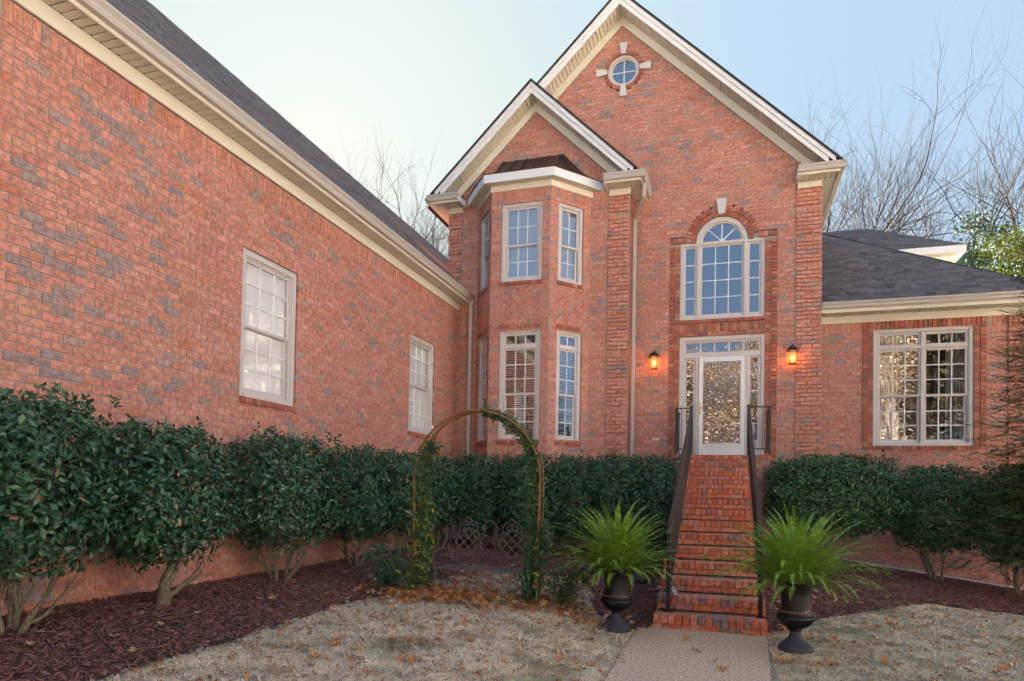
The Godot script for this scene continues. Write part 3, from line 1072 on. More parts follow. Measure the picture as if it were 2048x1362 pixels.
# a boxed eave return: gutter, fascia, soffit, frieze block; dir: which way the side eave runs on
func cornice(x0: float, x1: float, f0: float, f1: float, zw: float, dir: float, back: float) -> void:
	var g := Node3D.new()
	g.name = "eave_return"
	house.add_child(g, true)
	var over := 0.40
	bar(g, "frieze", Vector3(f0, 7.885, zw + 0.027), Vector3(f1, 8.012, zw + 0.055), M.trim)
	bar(g, "fascia", Vector3(x0, 8.0, zw + over - 0.03), Vector3(x1, 8.115, zw + over), M.trim)
	soffit_boards(g, Vector3(x0, 8.015, zw + 0.05), Vector3(x1, 8.015, zw + 0.05), Vector3(0, 0, 1), over - 0.08, 0.102)
	gutter(g, Vector3(x0 - 0.02, 8.045, zw + over + 0.001), Vector3(x1 + (0.11 if dir > 0 else -0.0), 8.045, zw + over + 0.001), Vector3(0, 0, 1))
	var inner := x0 if dir > 0 else x1
	bar(g, "end_cap", Vector3(minf(inner, inner - 0.03 * dir), 8.0, zw + 0.03), Vector3(maxf(inner, inner - 0.03 * dir), 8.14, zw + over), M.white)
	slab(g, "flashing", Vector3(x0, 8.15, zw + over + 0.05), Vector3(x1, 8.15, zw + over + 0.05), Vector3(x1, 8.24, zw + 0.02), Vector3(x0, 8.24, zw + 0.02), M.edge, 0.012)
	# the eave along the side of the block
	var xo := x1 if dir > 0 else x0
	var xi := xo - dir * 0.30
	var a := minf(xo, xi)
	var b := maxf(xo, xi)
	bar(g, "side_soffit", Vector3(a, 8.016, back), Vector3(b, 8.03, zw + 0.045), M.soffit)
	bar(g, "side_fascia", Vector3(xo - 0.012, 8.0, back), Vector3(xo + 0.012, 8.115, zw + over - 0.031), M.trim)
	if dir > 0:
		gutter(g, Vector3(xo + 0.013, 8.046, zw + over), Vector3(xo + 0.013, 8.046, back), Vector3.RIGHT)
	else:
		gutter(g, Vector3(xo - 0.013, 8.046, back), Vector3(xo - 0.013, 8.046, zw + over), Vector3.LEFT)

func build_bay() -> void:
	var A := Vector3(-5.38, 0, ZB)
	var B := Vector3(-4.785, 0, ZP)
	var Cc := Vector3(-3.495, 0, ZP)
	var D := Vector3(-2.81, 0, ZB)
	var spans := [[A, B, 0.16, 0.80], [B, Cc, 0.225, 1.115], [Cc, D, 0.215, 0.855]]
	for k in 3:
		var p: Vector3 = spans[k][0]
		var q: Vector3 = spans[k][1]
		var u := (q - p).normalized()
		var n := u.cross(Vector3.UP)
		var len_ := (q - p).length()
		var a: float = spans[k][2]
		var b: float = spans[k][3]
		var cols := 3 if k == 1 else 2
		brick_wall("window_bay_wall", p, u, n, [rect(0.004, len_ - 0.004, 0.2, 7.91), rect(a, b, 5.97, 7.63), rect(a, b, 4.985, 5.885), rect(a, b, 2.64, 4.975)], [], 0, 7.91, 0.07)
		var up := double_hung(p + u * a + Vector3.UP * 5.97, u, n, b - a, 1.655, cols, 2, 0.48, 0.0, 0.07)
		room_behind(up, 0.02, b - a - 0.02, 0.02, 1.63, 0.5)
		blind(up, 0.09, b - a - 0.09, 0.05, 1.57, -0.165, -1.2, 0.05)
		var dn := double_hung(p + u * a + Vector3.UP * 2.645, u, n, b - a, 2.325, cols, 3, 0.49, 0.37, 0.07)
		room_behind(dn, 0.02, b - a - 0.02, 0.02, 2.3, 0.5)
		blind(dn, 0.09, b - a - 0.09, 0.05, 1.88, -0.19, -0.28, 0.048)
		# the basket-weave panel between the windows: bricks laid at 45 degrees
		var hb := MB.new()
		var mo := MB.new()
		mo.quad(p + u * a + Vector3.UP * 5.0 - n * 0.012, p + u * b + Vector3.UP * 5.0 - n * 0.012, p + u * b + Vector3.UP * 5.9 - n * 0.012, p + u * a + Vector3.UP * 5.9 - n * 0.012)
		var frame_ := rect(a, b, 5.065, 5.885)
		var wd := 0.072
		for i in range(-13, 14):
			for j in range(-3, 4):
				for t in 2:
					var r := Rect2((i + 6 * j) * wd, i * wd, wd * 3 - 0.009, wd - 0.009) if t == 0 else Rect2(i * wd, (i - 5 + 6 * j) * wd, wd - 0.009, wd * 3 - 0.009)
					var poly := PackedVector2Array()
					for m in [r.position, r.position + Vector2(r.size.x, 0), r.position + r.size, r.position + Vector2(0, r.size.y)]:
						poly.append((m as Vector2).rotated(PI / 4) + Vector2((a + b) * 0.5, 5.48))
					for cut in Geometry2D.intersect_polygons(poly, frame_):
						if cut.size() >= 3:
							prism_into(hb, cut, p, u, Vector3.UP, n, -0.014, rng.randf_range(-0.002, 0.002), brick_colour(0.06, 0.95))
		brick_row(hb, p, u, Vector3.UP, n, a - 0.02, b + 0.02, 4.98, 0.085, 0.083, 0.022, 0.11)
		put(house, "herringbone_panel", hb.mesh(), M.brick)
		put(house, "panel_joint", mo.mesh(), M.mortar)
	# bay eave: frieze, soffit, fascia follow the three sides; then the copper roof
	var ring := func(off: float) -> Array:
		var k := off * 0.45
		return [Vector3(A.x - off * 1.25, 0, ZB + 0.001), Vector3(B.x - k * 1.1, 0, ZP + off), Vector3(Cc.x + k * 1.1, 0, ZP + off), Vector3(D.x + off * 1.25, 0, ZB + 0.001)]
	var g := Node3D.new()
	g.name = "bay_roof"
	house.add_child(g, true)
	var lay := func(called: String, in_: float, out: float, y0: float, y1: float, m: Material) -> void:
		var a: Array = ring.call(in_)
		var b: Array = ring.call(out)
		for i in 3:
			var mb := MB.new()
			var p: Array = [a[i], a[i + 1], b[i + 1], b[i]]
			var mid: Vector3 = (p[0] + p[2]) * 0.5
			for f in 4:
				var e0: Vector3 = p[f]
				var e1: Vector3 = p[(f + 1) % 4]
				mb.quad_out(e0 + Vector3.UP * y0, e1 + Vector3.UP * y0, e1 + Vector3.UP * y1, e0 + Vector3.UP * y1, (e0 + e1) * 0.5 - mid)
			mb.quad_out(p[0] + Vector3.UP * y1, p[1] + Vector3.UP * y1, p[2] + Vector3.UP * y1, p[3] + Vector3.UP * y1, Vector3.UP)
			mb.quad_out(p[0] + Vector3.UP * y0, p[1] + Vector3.UP * y0, p[2] + Vector3.UP * y0, p[3] + Vector3.UP * y0, Vector3.DOWN)
			put(g, called, mb.mesh(), m)
	lay.call("frieze", 0.002, 0.03, 7.90, 8.03, M.trim)
	lay.call("soffit", -0.02, 0.20, 8.031, 8.045, M.soffit)
	lay.call("fascia", 0.20, 0.225, 8.015, 8.19, M.white)
	lay.call("drip_edge", 0.0, 0.245, 8.191, 8.20, M.copper)
	# soffit joints on the bay
	var so: Array = ring.call(0.03)
	var to: Array = ring.call(0.20)
	for i in 3:
		var d: Vector3 = so[i + 1] - so[i]
		var cnt := int(d.length() / 0.1)
		for k in cnt:
			var t0 := (k + 0.06) / cnt
			var t1 := (k + 0.94) / cnt
			var mb := MB.new()
			var q0: Vector3 = lerp(so[i], so[i + 1], t0)
			var q1: Vector3 = lerp(so[i], so[i + 1], t1)
			var q2: Vector3 = lerp(to[i], to[i + 1], t1)
			var q3: Vector3 = lerp(to[i], to[i + 1], t0)
			mb.quad_out(q0 + Vector3.UP * 8.024, q1 + Vector3.UP * 8.024, q2 + Vector3.UP * 8.024, q3 + Vector3.UP * 8.024, Vector3.DOWN)
			put(g, "soffit_panel", mb.mesh(), M.soffit)
	# concave copper sheets from the eave up to the wall, with standing seams
	var low: Array = ring.call(0.24)
	var top := [Vector3(-4.86, 8.93, ZB + 0.01), Vector3(-4.76, 8.93, ZB + 0.02), Vector3(-3.52, 8.93, ZB + 0.02), Vector3(-3.42, 8.93, ZB + 0.01)]
	var curve := func(i: int, t: float, s: float) -> Vector3:
		var lo: Vector3 = lerp(low[i], low[i + 1], s) + Vector3.UP * 8.205
		var hi: Vector3 = lerp(top[i], top[i + 1], s)
		var q := lo.lerp(hi, t)
		q.y = lerpf(lo.y, hi.y, pow(t, 1.55))
		return q
	for i in 3:
		var mb := MB.new()
		for k in 8:
			for j in 6:
				mb.quad_out(curve.call(i, k / 8.0, j / 6.0), curve.call(i, k / 8.0, (j + 1) / 6.0), curve.call(i, (k + 1) / 8.0, (j + 1) / 6.0), curve.call(i, (k + 1) / 8.0, j / 6.0), Vector3(0, 1, 0.5))
		put(g, "copper_sheet", mb.mesh(), M.copper)
		for s in ([0.0, 0.2, 0.4, 0.6, 0.8, 1.0] if i == 1 else [0.5]):
			var pts := PackedVector3Array()
			for k in 9:
				pts.append(curve.call(i, k / 8.0, s) + Vector3(0, 0.012, 0.006))
			var sm := MB.new()
			tube_into(sm, pts, 0.013, 0.013, 6)
			put(g, "seam", sm.mesh(), M.copper)

func build_low_wing() -> void:
	var FX := Vector3.RIGHT
	var FN := Vector3(0, 0, 1)
	brick_wall("low_wing_wall", Vector3(0, 0, ZW), FX, FN, [rect(1.70, 5.65, -0.5, 5.19), rect(2.65, 4.83, 2.56, 5.2)], [[5.19, 5.65]], 0, 5.19)
	var O := Vector3(0, 0, ZW)
	var mb := MB.new()
	for q in [[2.65, 2.75], [2.75, 2.852], [4.628, 4.73], [4.73, 4.83]]:
		var y := 2.56
		while y < 5.0:
			brick_row(mb, O, FX, Vector3.UP, FN, q[0], q[1], y, C, 0.12, 0.018 if q[0] < 2.7 or q[0] > 4.7 else 0.003, 0.13)
			y += C
	brick_row(mb, O, FX, Vector3.UP, FN, 2.65, 4.83, 5.022, 0.165, 0.083, 0.018, 0.13)
	put(house, "window_surround", mb.mesh(), M.brick)
	var mk := MB.new()
	for r in [rect(2.65, 2.852, 2.56, 5.135), rect(4.628, 4.83, 2.56, 5.135), rect(2.852, 4.628, 5.02, 5.135), rect(2.852, 4.628, 2.56, 2.65)]:
		mk.quad(O + Vector3(r[0].x, r[0].y, -0.012), O + Vector3(r[1].x, r[1].y, -0.012), O + Vector3(r[2].x, r[2].y, -0.012), O + Vector3(r[3].x, r[3].y, -0.012))
	put(house, "surround_joint", mk.mesh(), M.mortar)
	var w := window_at(Vector3(2.85, 2.645, ZW), FX, FN)
	var W := 1.78
	var Ht := 2.385
	frame_bars(w, W, Ht, 0.075, -0.03)
	bar(w, "mullion", Vector3(0.865, 0.05, -0.13), Vector3(0.925, Ht - 0.075, -0.035), M.casing)
	for x in [[0.095, 0.865], [0.925, W - 0.095]]:
		sash(w, x[0], x[1], 2.03, Ht - 0.095, -0.065, 3, 1, 0.038, 0.036)
		bar(w, "transom_bar", Vector3(x[0], 1.97, -0.13), Vector3(x[1], 2.03, -0.042), M.casing)
		sash(w, x[0], x[1], 1.0, 1.97, -0.068, 3, 3, 0.042, 0.042)
		sash(w, x[0] + 0.006, x[1] - 0.006, 0.052, 1.038, -0.101, 3, 3, 0.046, 0.08)
	sill(w, W)
	room_behind(w, 0.02, W - 0.02, 0.02, Ht - 0.02, 2.6)
	curtain(w, 0.1, 0.52, 0.05, 2.28, -0.24, 0.3)
	curtain(w, 1.34, 1.69, 0.05, 2.28, -0.24, 1.1)
	# eave
	var g := Node3D.new()
	g.name = "low_wing_eave"
	house.add_child(g, true)
	bar(g, "frieze", Vector3(1.83, 5.18, ZW + 0.002), Vector3(5.66, 5.335, ZW + 0.034), M.trim)
	soffit_boards(g, Vector3(1.83, 5.335, ZW + 0.034), Vector3(5.95, 5.335, ZW + 0.034), FN, 0.33)
	bar(g, "fascia", Vector3(1.83, 5.32, ZW + 0.365), Vector3(5.96, 5.44, ZW + 0.39), M.trim)
	gutter(g, Vector3(1.83, 5.395, ZW + 0.391), Vector3(6.05, 5.395, ZW + 0.391), FN)
	var p := 0.75
	var zE := ZW + 0.48
	var v := Vector3(0, p, -1).normalized()
	var k := sqrt(1 + p * p)
	# front slope with a hip on its outer side
	shingle_roof("low_wing_roof", Vector3(1.82, 5.50, zE), FX, v, [PackedVector2Array([Vector2(0, 0), Vector2(4.16, 0), Vector2(0.0, 4.10 * k)])], 300)
	slab(house, "roof_deck", Vector3(6.0, 5.48, zE), Vector3(6.0, 5.48, -24), Vector3(1.9, 8.5, -24), Vector3(1.9, 8.5, zE - 4.1), M.edge)
	var hip := MB.new()
	for i in 26:
		var t := (i + 0.5) / 26.0
		var q := Vector3(5.98 - 4.14 * t, 5.495 + 4.11 * p * t, zE - 4.11 * t)
		var d := Vector3(-4.14, 4.11 * p, -4.11).normalized()
		box_into(hip, Transform3D(Basis(d, d.cross(Vector3(1, 0, -1).normalized()).normalized() * -1.0, Vector3(1, 0, -1).normalized()), q), Vector3(0.30, 0.03, 0.10), shingle_colour(), 0.004)
	put(house, "hip_shingles", hip.mesh(), M.shingle)
	bar(house, "far_wall", Vector3(5.55, -0.4, -24), Vector3(5.64, 5.4, ZW - 0.1), M.mortar)
	# the taller roof and siding behind
	var z2 := -19.5
	var v2 := Vector3(0, 1.53, -2.5).normalized()
	var k2 := sqrt(1.53 * 1.53 + 2.5 * 2.5)
	shingle_roof("rear_roof", Vector3(1.9, 8.02, z2), FX, v2, [PackedVector2Array([Vector2(0, 0), Vector2(3.80, 0), Vector2(1.95, k2), Vector2(0, k2)])], 0)
	slab(house, "roof_deck", Vector3(5.71, 8.0, z2), Vector3(5.71, 8.0, -27), Vector3(3.86, 9.52, -25), Vector3(3.86, 9.52, -22), M.edge)
	var r := Node3D.new()
	r.name = "rear_eave"
	house.add_child(r, true)
	bar(r, "fascia", Vector3(2.0, 7.82, z2 + 0.0), Vector3(5.70, 8.0, z2 + 0.03), M.white)
	bar(r, "fascia", Vector3(5.67, 7.82, -26), Vector3(5.70, 8.0, z2 - 0.001), M.white)
	soffit_boards(r, Vector3(2.0, 7.83, z2 - 0.40), Vector3(5.66, 7.83, z2 - 0.40), FN, 0.39, 0.102)
	bar(r, "side_soffit", Vector3(5.3, 7.831, -26), Vector3(5.66, 7.845, z2 - 0.42), M.soffit)
	for i in 14:
		bar(r, "siding_board", Vector3(2.0, 5.9 + i * 0.14, z2 - 0.43), Vector3(5.2, 5.9 + i * 0.14 + 0.135, z2 - 0.405 - 0.008 * (i % 2)), M.siding, 0.003)
	bar(r, "corner_board", Vector3(5.2, 5.6, z2 - 0.46), Vector3(5.30, 7.83, z2 - 0.395), M.white)
	bar(r, "side_wall", Vector3(1.9, 2.0, -26), Vector3(5.195, 7.82, z2 - 0.47), M.siding)

# ---------------------------------------------------------------- steps, walk, railings, lanterns
func build_steps() -> void:
	var st := thing("brick_steps", "flight of orange-red brick steps climbing to the front door", "steps", Vector3(0, 0, Z0))
	var x0 := -0.79
	var x1 := 0.46
	var shapes := {}
	var rowlock := []
	var stretcher := []
	var paver := []
	var rw := (x1 - x0) / 15.0
	for k in 14:
		var mb := MB.new()
		brick_into(mb, Vector3(-rw * 0.5 + 0.004, 0, 0), Vector3.RIGHT, Vector3.UP, Vector3(0, 0, 1), rw - 0.008, 0.088, 0.19, step_colour(), 0.006)
		mb.quad(mb.v[8], mb.v[9], Vector3(rw * 0.5 - 0.004, 0.088, -0.19), Vector3(-rw * 0.5 + 0.004, 0.088, -0.19), mb.c[0])
		rowlock.append(mb.mesh())
		var m2 := MB.new()
		var q := step_colour()
		if k < 4:
			q = brick_colour()
		brick_into(m2, Vector3(-0.1025, 0, 0), Vector3.RIGHT, Vector3.UP, Vector3(0, 0, 1), 0.205, 0.068, 0.06, q, 0.005)
		stretcher.append(m2.mesh())
		var m3 := MB.new()
		box_into(m3, Transform3D(), Vector3(0.205, 0.06, 0.098), step_colour(), 0.005)
		paver.append(m3.mesh())
	for k in range(1, 15):
		var z := -TREAD * (k - 1)
		var top := RISE * k
		var deep := TREAD if k < 14 else 1.10
		bar(st, "core", Vector3(x0 + 0.012, top - RISE - (0.25 if k == 1 else 0.0), z - deep - 0.05), Vector3(x1 - 0.012, top - 0.012, z - 0.012), M.step_joint, 0.0)
		for i in 15:
			put(st, "brick", rowlock[rng.randi() % 14], M.brick, Transform3D(Basis(Vector3.UP, rng.randf_range(-0.008, 0.008)), Vector3(x0 + rw * (i + 0.5), top - 0.092 + rng.randf_range(-0.002, 0.002), z + 0.014 + rng.randf_range(-0.003, 0.003))))
		var off := 0.0 if k % 2 == 0 else -0.107
		for i in 7:
			var x := x0 + off + 0.107 + 0.214 * i
			if x - 0.1 < x0 - 0.005 or x + 0.1 > x1 + 0.02:
				if x + 0.05 < x0 or x - 0.05 > x1:
					continue
				# half bricks at the ends
				var a := maxf(x - 0.1, x0)
				var b := minf(x + 0.1, x1)
				if b - a > 0.03:
					put(st, "brick", stretcher[rng.randi() % 14], M.brick, Transform3D(Basis().scaled(Vector3((b - a) / 0.205, 1, 1)), Vector3((a + b) * 0.5, top - RISE + 0.006, z)))
				continue
			put(st, "brick", stretcher[rng.randi() % 14], M.brick, Transform3D(Basis(), Vector3(x, top - RISE + 0.006, z + rng.randf_range(-0.003, 0.003))))
		if k <= 8:
			for i in 6:
				put(st, "brick", paver[rng.randi() % 14], M.brick, Transform3D(Basis(), Vector3(x0 + 0.106 + 0.208 * i, top - 0.034, z - 0.245)))
	# the landing, wider than the flight
	var zl := -TREAD * 13
	var top := RISE * 14
	bar(st, "landing", Vector3(-0.95, -0.1, zl - 1.12), Vector3(x0 + 0.005, top - 0.01, zl - 0.02), M.step_joint, 0.0)
	bar(st, "landing", Vector3(x1 - 0.005, -0.1, zl - 1.12), Vector3(0.80, top - 0.01, zl - 0.02), M.step_joint, 0.0)
	bar(st, "landing", Vector3(x0, 1.5, zl - 1.12), Vector3(x1, top - 0.011, zl - 0.4), M.step_joint, 0.0)
	for q in [[-0.96, x0], [x1, 0.81]]:
		var cnt := int(round((q[1] - q[0]) / rw))
		for i in cnt:
			put(st, "brick", rowlock[rng.randi() % 14], M.brick, Transform3D(Basis().scaled(Vector3((q[1] - q[0]) / cnt / rw, 1, 1)), Vector3(q[0] + (q[1] - q[0]) * (i + 0.5) / cnt, top - 0.092, zl + 0.008)))
		brick_wall("landing_wall", Vector3(0, 0, zl), Vector3.RIGHT, Vector3(0, 0, 1), [rect(q[0] + 0.005, q[1] - 0.002, 0.0, top - 0.10)], [], 0, -1.0, 0.3, st)
	brick_wall("landing_wall", Vector3(0.805, 0, zl - 0.01), Vector3(0, 0, -1), Vector3.RIGHT, [rect(0, 1.1, 0.0, top)], [], 0, -1.0, 0.3, st)
	brick_wall("landing_wall", Vector3(-0.955, 0, zl - 1.11), Vector3(0, 0, 1), Vector3.LEFT, [rect(0, 1.1, 0.0, top)], [], 0, -1.0, 0.3, st)
	# sides of the flight
	for k in range(1, 14):
		for side in 2:
			var mb := MB.new()
			var u := Vector3(0, 0, -1) if side == 1 else Vector3(0, 0, 1)
			var n := Vector3.RIGHT if side == 1 else Vector3.LEFT
			var xx := x1 if side == 1 else x0
			var zz := -TREAD * (k - 1)
			var y := 0.02
			while y < RISE * k - 0.10:
				for i in 2:
					var o := Vector3(xx, y, zz - TREAD * 0.5 * i) if side == 1 else Vector3(xx, y, zz - TREAD * 0.5 * (i + 1))
					brick_into(mb, o + u * 0.004, u, Vector3.UP, n, TREAD * 0.5 - 0.01, C - 0.01, 0.03, brick_colour(0.2, 0.9))
				y += C
			if mb.v.size() > 0:
				put(st, "side_brickwork", mb.mesh(), M.brick).set_meta("kind", "stuff")

func build_railings() -> void:
	for side in 2:
		var x := -0.645 if side == 0 else 0.40
		var far := -0.945 if side == 0 else 0.785
		var r := thing("stair_railing", "black iron stair railing with a key box hanging near its foot" if side == 0 else "black iron stair railing with its foot behind the larger fern", "railing", Vector3(x, RISE, -8.36), 0.0, "railings of the brick steps")
		var top := Vector3(0, RISE * 13 + 0.93, -13.70 + 8.36)
		var low := Vector3(0, 0.93, 0)
		var dirn := (top - low).normalized()
		var len_ := (top - low).length()
		var bs := Basis(Vector3.RIGHT, Vector3.RIGHT.cross(dirn) * -1.0, dirn * -1.0)
		bs = Basis(Vector3.RIGHT, dirn.cross(Vector3.RIGHT) * -1.0, -dirn)
		put(r, "top_rail", box_mesh(Vector3(0.052, 0.03, len_ + 0.06), 0.008), M.iron, Transform3D(bs, (top + low) * 0.5))
		put(r, "bottom_rail", box_mesh(Vector3(0.026, 0.026, len_), 0.004), M.iron, Transform3D(bs, (top + low) * 0.5 + Vector3(0, -0.79, 0)))
		bar(r, "post", Vector3(-0.024, 0, -0.024), Vector3(0.024, 0.93, 0.024), M.iron, 0.004)
		bar(r, "foot_plate", Vector3(-0.06, 0.0, -0.06), Vector3(0.06, 0.012, 0.06), M.iron, 0.003)
		bar(r, "post", Vector3(-0.024, RISE * 13, top.z - 0.024), Vector3(0.024, top.y + 0.03, top.z + 0.024), M.iron, 0.004)
		var cnt := 46
		for i in range(1, cnt):
			var p := low.lerp(top, float(i) / cnt)
			bar(r, "baluster", Vector3(-0.008, p.y - 0.79, p.z - 0.008), Vector3(0.008, p.y - 0.012, p.z + 0.008), M.iron, 0.002)
		# the guard round the landing
		var f := far - x
		var y := RISE * 13 + 0.0
		var sgn := signf(f)
		bar(r, "guard_rail", Vector3(minf(0, f), y + 0.90, top.z - 0.018), Vector3(maxf(0, f), y + 0.925, top.z + 0.018), M.iron, 0.004)
		bar(r, "guard_rail", Vector3(minf(0, f), y + 0.10, top.z - 0.012), Vector3(maxf(0, f), y + 0.122, top.z + 0.012), M.iron, 0.004)
		for i in [1, 2]:
			bar(r, "baluster", Vector3(f * i / 3.0 - 0.007, y + 0.12, top.z - 0.007), Vector3(f * i / 3.0 + 0.007, y + 0.90, top.z + 0.007), M.iron, 0.002)
		bar(r, "post", Vector3(f - 0.02, y, top.z - 0.02), Vector3(f + 0.02, y + 0.925, top.z + 0.02), M.iron, 0.004)
		bar(r, "guard_rail", Vector3(f - 0.018, y + 0.90, top.z - 1.10), Vector3(f + 0.018, y + 0.925, top.z - 0.02), M.iron, 0.004)
		bar(r, "guard_rail", Vector3(f - 0.012, y + 0.10, top.z - 1.10), Vector3(f + 0.012, y + 0.122, top.z - 0.02), M.iron, 0.004)
		for i in range(1, 10):
			bar(r, "baluster", Vector3(f - 0.007, y + 0.12, top.z - 0.11 * i - 0.007), Vector3(f + 0.007, y + 0.90, top.z - 0.11 * i + 0.007), M.iron, 0.002)
	# the key box hung on the railing
	var k := thing("key_box", "small black and silver key box hanging on the stair railing", "key box", Vector3(-0.585, 0.40, -8.47), 0.3)
	var tilt := Basis(Vector3(0, 0, 1), 0.45) * Basis(Vector3.RIGHT, -0.25)
	put(k, "case", box_mesh(Vector3(0.062, 0.13, 0.035), 0.008), M.black, Transform3D(tilt, Vector3.ZERO))
	put(k, "face_plate", box_mesh(Vector3(0.05, 0.105, 0.008), 0.003), M.silver, Transform3D(tilt, tilt * Vector3(0, -0.004, 0.021)))
	var kb := MB.new()
	for q in [Vector3(-0.012, 0.026, 0), Vector3(0.012, 0.026, 0), Vector3(-0.012, -0.03, 0), Vector3(0.012, -0.03, 0)]:
		box_into(kb, Transform3D(tilt, tilt * (q + Vector3(0, 0, 0.027))), Vector3(0.012, 0.012, 0.006), Color.WHITE, 0.002)
	put(k, "buttons", kb.mesh(), M.black)
	var sh := MB.new()
	var pts := PackedVector3Array()
	for i in 13:
		var a := PI * i / 12.0
		pts.append(tilt * Vector3(cos(a) * 0.022, 0.06 + sin(a) * 0.055, 0))
	tube_into(sh, pts, 0.004, 0.004, 6)
	put(k, "shackle", sh.mesh(), M.silver)

func build_lantern(at: Vector3, label: String) -> void:
	var l := thing("wall_lantern", label, "lantern", at, 0.0, "lanterns beside the front door")
	bar(l, "back_plate", Vector3(-0.05, 0.06, -0.145), Vector3(0.05, 0.32, -0.125), M.iron, 0.006)
	rod(l, "arm", Vector3(0, 0.30, -0.13), Vector3(0, 0.335, 0.0), 0.012, M.iron)
	# flared roof
	var rf := MB.new()
	lathe_into(rf, PackedVector2Array([Vector2(0.135, 0.265), Vector2(0.13, 0.275), Vector2(0.088, 0.312), Vector2(0.078, 0.345), Vector2(0.055, 0.365), Vector2(0.02, 0.375), Vector2(0.012, 0.40), Vector2(0.018, 0.412), Vector2(0.0, 0.43)]), 8)
	put(l, "roof", rf.mesh(), M.iron)
	var under := MB.new()
	lathe_into(under, PackedVector2Array([Vector2(0.0, 0.262), Vector2(0.135, 0.265)]), 8)
	put(l, "roof_underside", under.mesh(), M.iron)
	for i in 4:
		var a := PI * 0.25 + PI * 0.5 * i
		var d := Vector3(cos(a), 0, sin(a))
		var mb := MB.new()
		tube_into(mb, PackedVector3Array([d * 0.095 + Vector3.UP * 0.265, d * 0.105 + Vector3.UP * 0.20, d * 0.098 + Vector3.UP * 0.10, d * 0.068 + Vector3.UP * 0.01]), 0.007, 0.007, 6)
		put(l, "cage_bar", mb.mesh(), M.iron)
	var bs := MB.new()
	lathe_into(bs, PackedVector2Array([Vector2(0.0, 0.0), Vector2(0.072, 0.0), Vector2(0.075, 0.012), Vector2(0.06, 0.018), Vector2(0.0, 0.018)]), 8)
	put(l, "base", bs.mesh(), M.iron)
	var gl := MB.new()
	lathe_into(gl, PackedVector2Array([Vector2(0.06, 0.02), Vector2(0.088, 0.10), Vector2(0.094, 0.20), Vector2(0.086, 0.262)]), 8)
	put(l, "lantern_glass", gl.mesh(), M.lamp_glass)
	var bulb := SphereMesh.new()
	bulb.radius = 0.027
	bulb.height = 0.075
	bulb.radial_segments = 16
	bulb.rings = 8
	put(l, "bulb", bulb, M.bulb, Transform3D(Basis(), Vector3(0, 0.15, 0)))
	rod(l, "candle", Vector3(0, 0.018, 0), Vector3(0, 0.115, 0), 0.014, M.blind)
	var li := OmniLight3D.new()
	li.name = "lantern_light"
	li.light_color = Color(1.0, 0.56, 0.22)
	li.light_energy = 0.008
	li.light_size = 0.03
	li.omni_range = 6.0
	li.omni_attenuation = 2.0
	li.shadow_enabled = true
	li.position = Vector3(0, 0.15, 0)
	l.add_child(li)

func build_walk() -> void:
	var mb := MB.new()
	var pts := PackedVector2Array([Vector2(-0.95, 8.04), Vector2(-0.94, -1.0), Vector2(-0.9, -12.0), Vector2(0.40, -12.0), Vector2(0.37, -1.0), Vector2(0.455, 8.04)])
	# the slab lies along -z: (x, -z)
	prism_into(mb, PackedVector2Array([Vector2(-0.95, 8.06), Vector2(-0.935, 5.7), Vector2(-0.92, -12.0), Vector2(0.34, -12.0), Vector2(0.365, 5.7), Vector2(0.455, 8.06)]), Vector3.ZERO, Vector3.RIGHT, Vector3(0, 0, -1), Vector3.UP, -0.12, 0.022)
	structure("front_walk", mb.mesh(), M.walk)

# ---------------------------------------------------------------- ground
func spread(lo: float, hi: float, step: float, far: Array) -> Array:
	var out := []
	for q in far:
		if q < lo:
			out.append(q)
	var x := lo
	while x <= hi + 1e-4:
		out.append(x)
		x += step
	for q in far:
		if q > hi + 0.01:
			out.append(q)
	return out

func build_ground() -> void:
	var xs := spread(-6.0, 7.0, 0.13, [-400.0, -150.0, -60.0, -30.0, -16.0, -10.0, -7.5, 9.0, 12.0, 18.0, 30.0, 60.0, 150.0, 400.0])
	var zs := spread(-16.0, -2.0, 0.13, [-400.0, -150.0, -60.0, -35.0, -24.0, -19.0, 0.0, 4.0, 9.0, 16.0, 30.0, 60.0, 150.0, 400.0])
	var mb := MB.new()
	var bump := FastNoiseLite.new()
	bump.frequency = 0.9
	bump.seed = 4
	for z in zs:
		for x in xs:
			var w := smoothstep(0.0, 0.25, maxf(x - 0.45, -0.95 - x))
			mb.vert(Vector3(x, ground_at(x, z) + (0.018 * bump.get_noise_2d(x, z)) * w - (0.004 if w < 0.5 else 0.0), z), Vector3.UP, Color.WHITE)
	var nx := xs.size()
	for k in zs.size() - 1:
		for i in nx - 1:
			var a := k * nx + i
			mb.face(a, a + nx, a + 1)
			mb.face(a + 1, a + nx, a + nx + 1)
	structure("ground", mb.mesh(), M.soil)
	# planting beds: sheets of mulch a little above the soil, with uneven edges
	for b in beds():
		var box := Rect2(b[0], Vector2.ZERO)
		for q in b:
			box = box.expand(q)
		var m := MB.new()
		var s := 0.06
		var cx := int(box.size.x / s) + 2
		var cz := int(box.size.y / s) + 2
		for i in cx:
			for k in cz:
				var p := box.position + Vector2(i, k) * s
				var c := p + Vector2(s, s) * 0.5
				if Geometry2D.is_point_in_polygon(c + Vector2(bump.get_noise_2d(c.x * 6, c.y * 6), bump.get_noise_2d(c.y * 6, c.x * 6)) * 0.12, b):
					var g := func(q: Vector2) -> Vector3: return Vector3(q.x, ground_at(q.x, q.y) + 0.026 + 0.016 * bump.get_noise_2d(q.x * 3, q.y * 3), q.y)
					m.quad_out(g.call(p), g.call(p + Vector2(s, 0)), g.call(p + Vector2(s, s)), g.call(p + Vector2(0, s)), Vector3.UP)
		structure(numbered("mulch_bed"), m.mesh(), M.mulch)

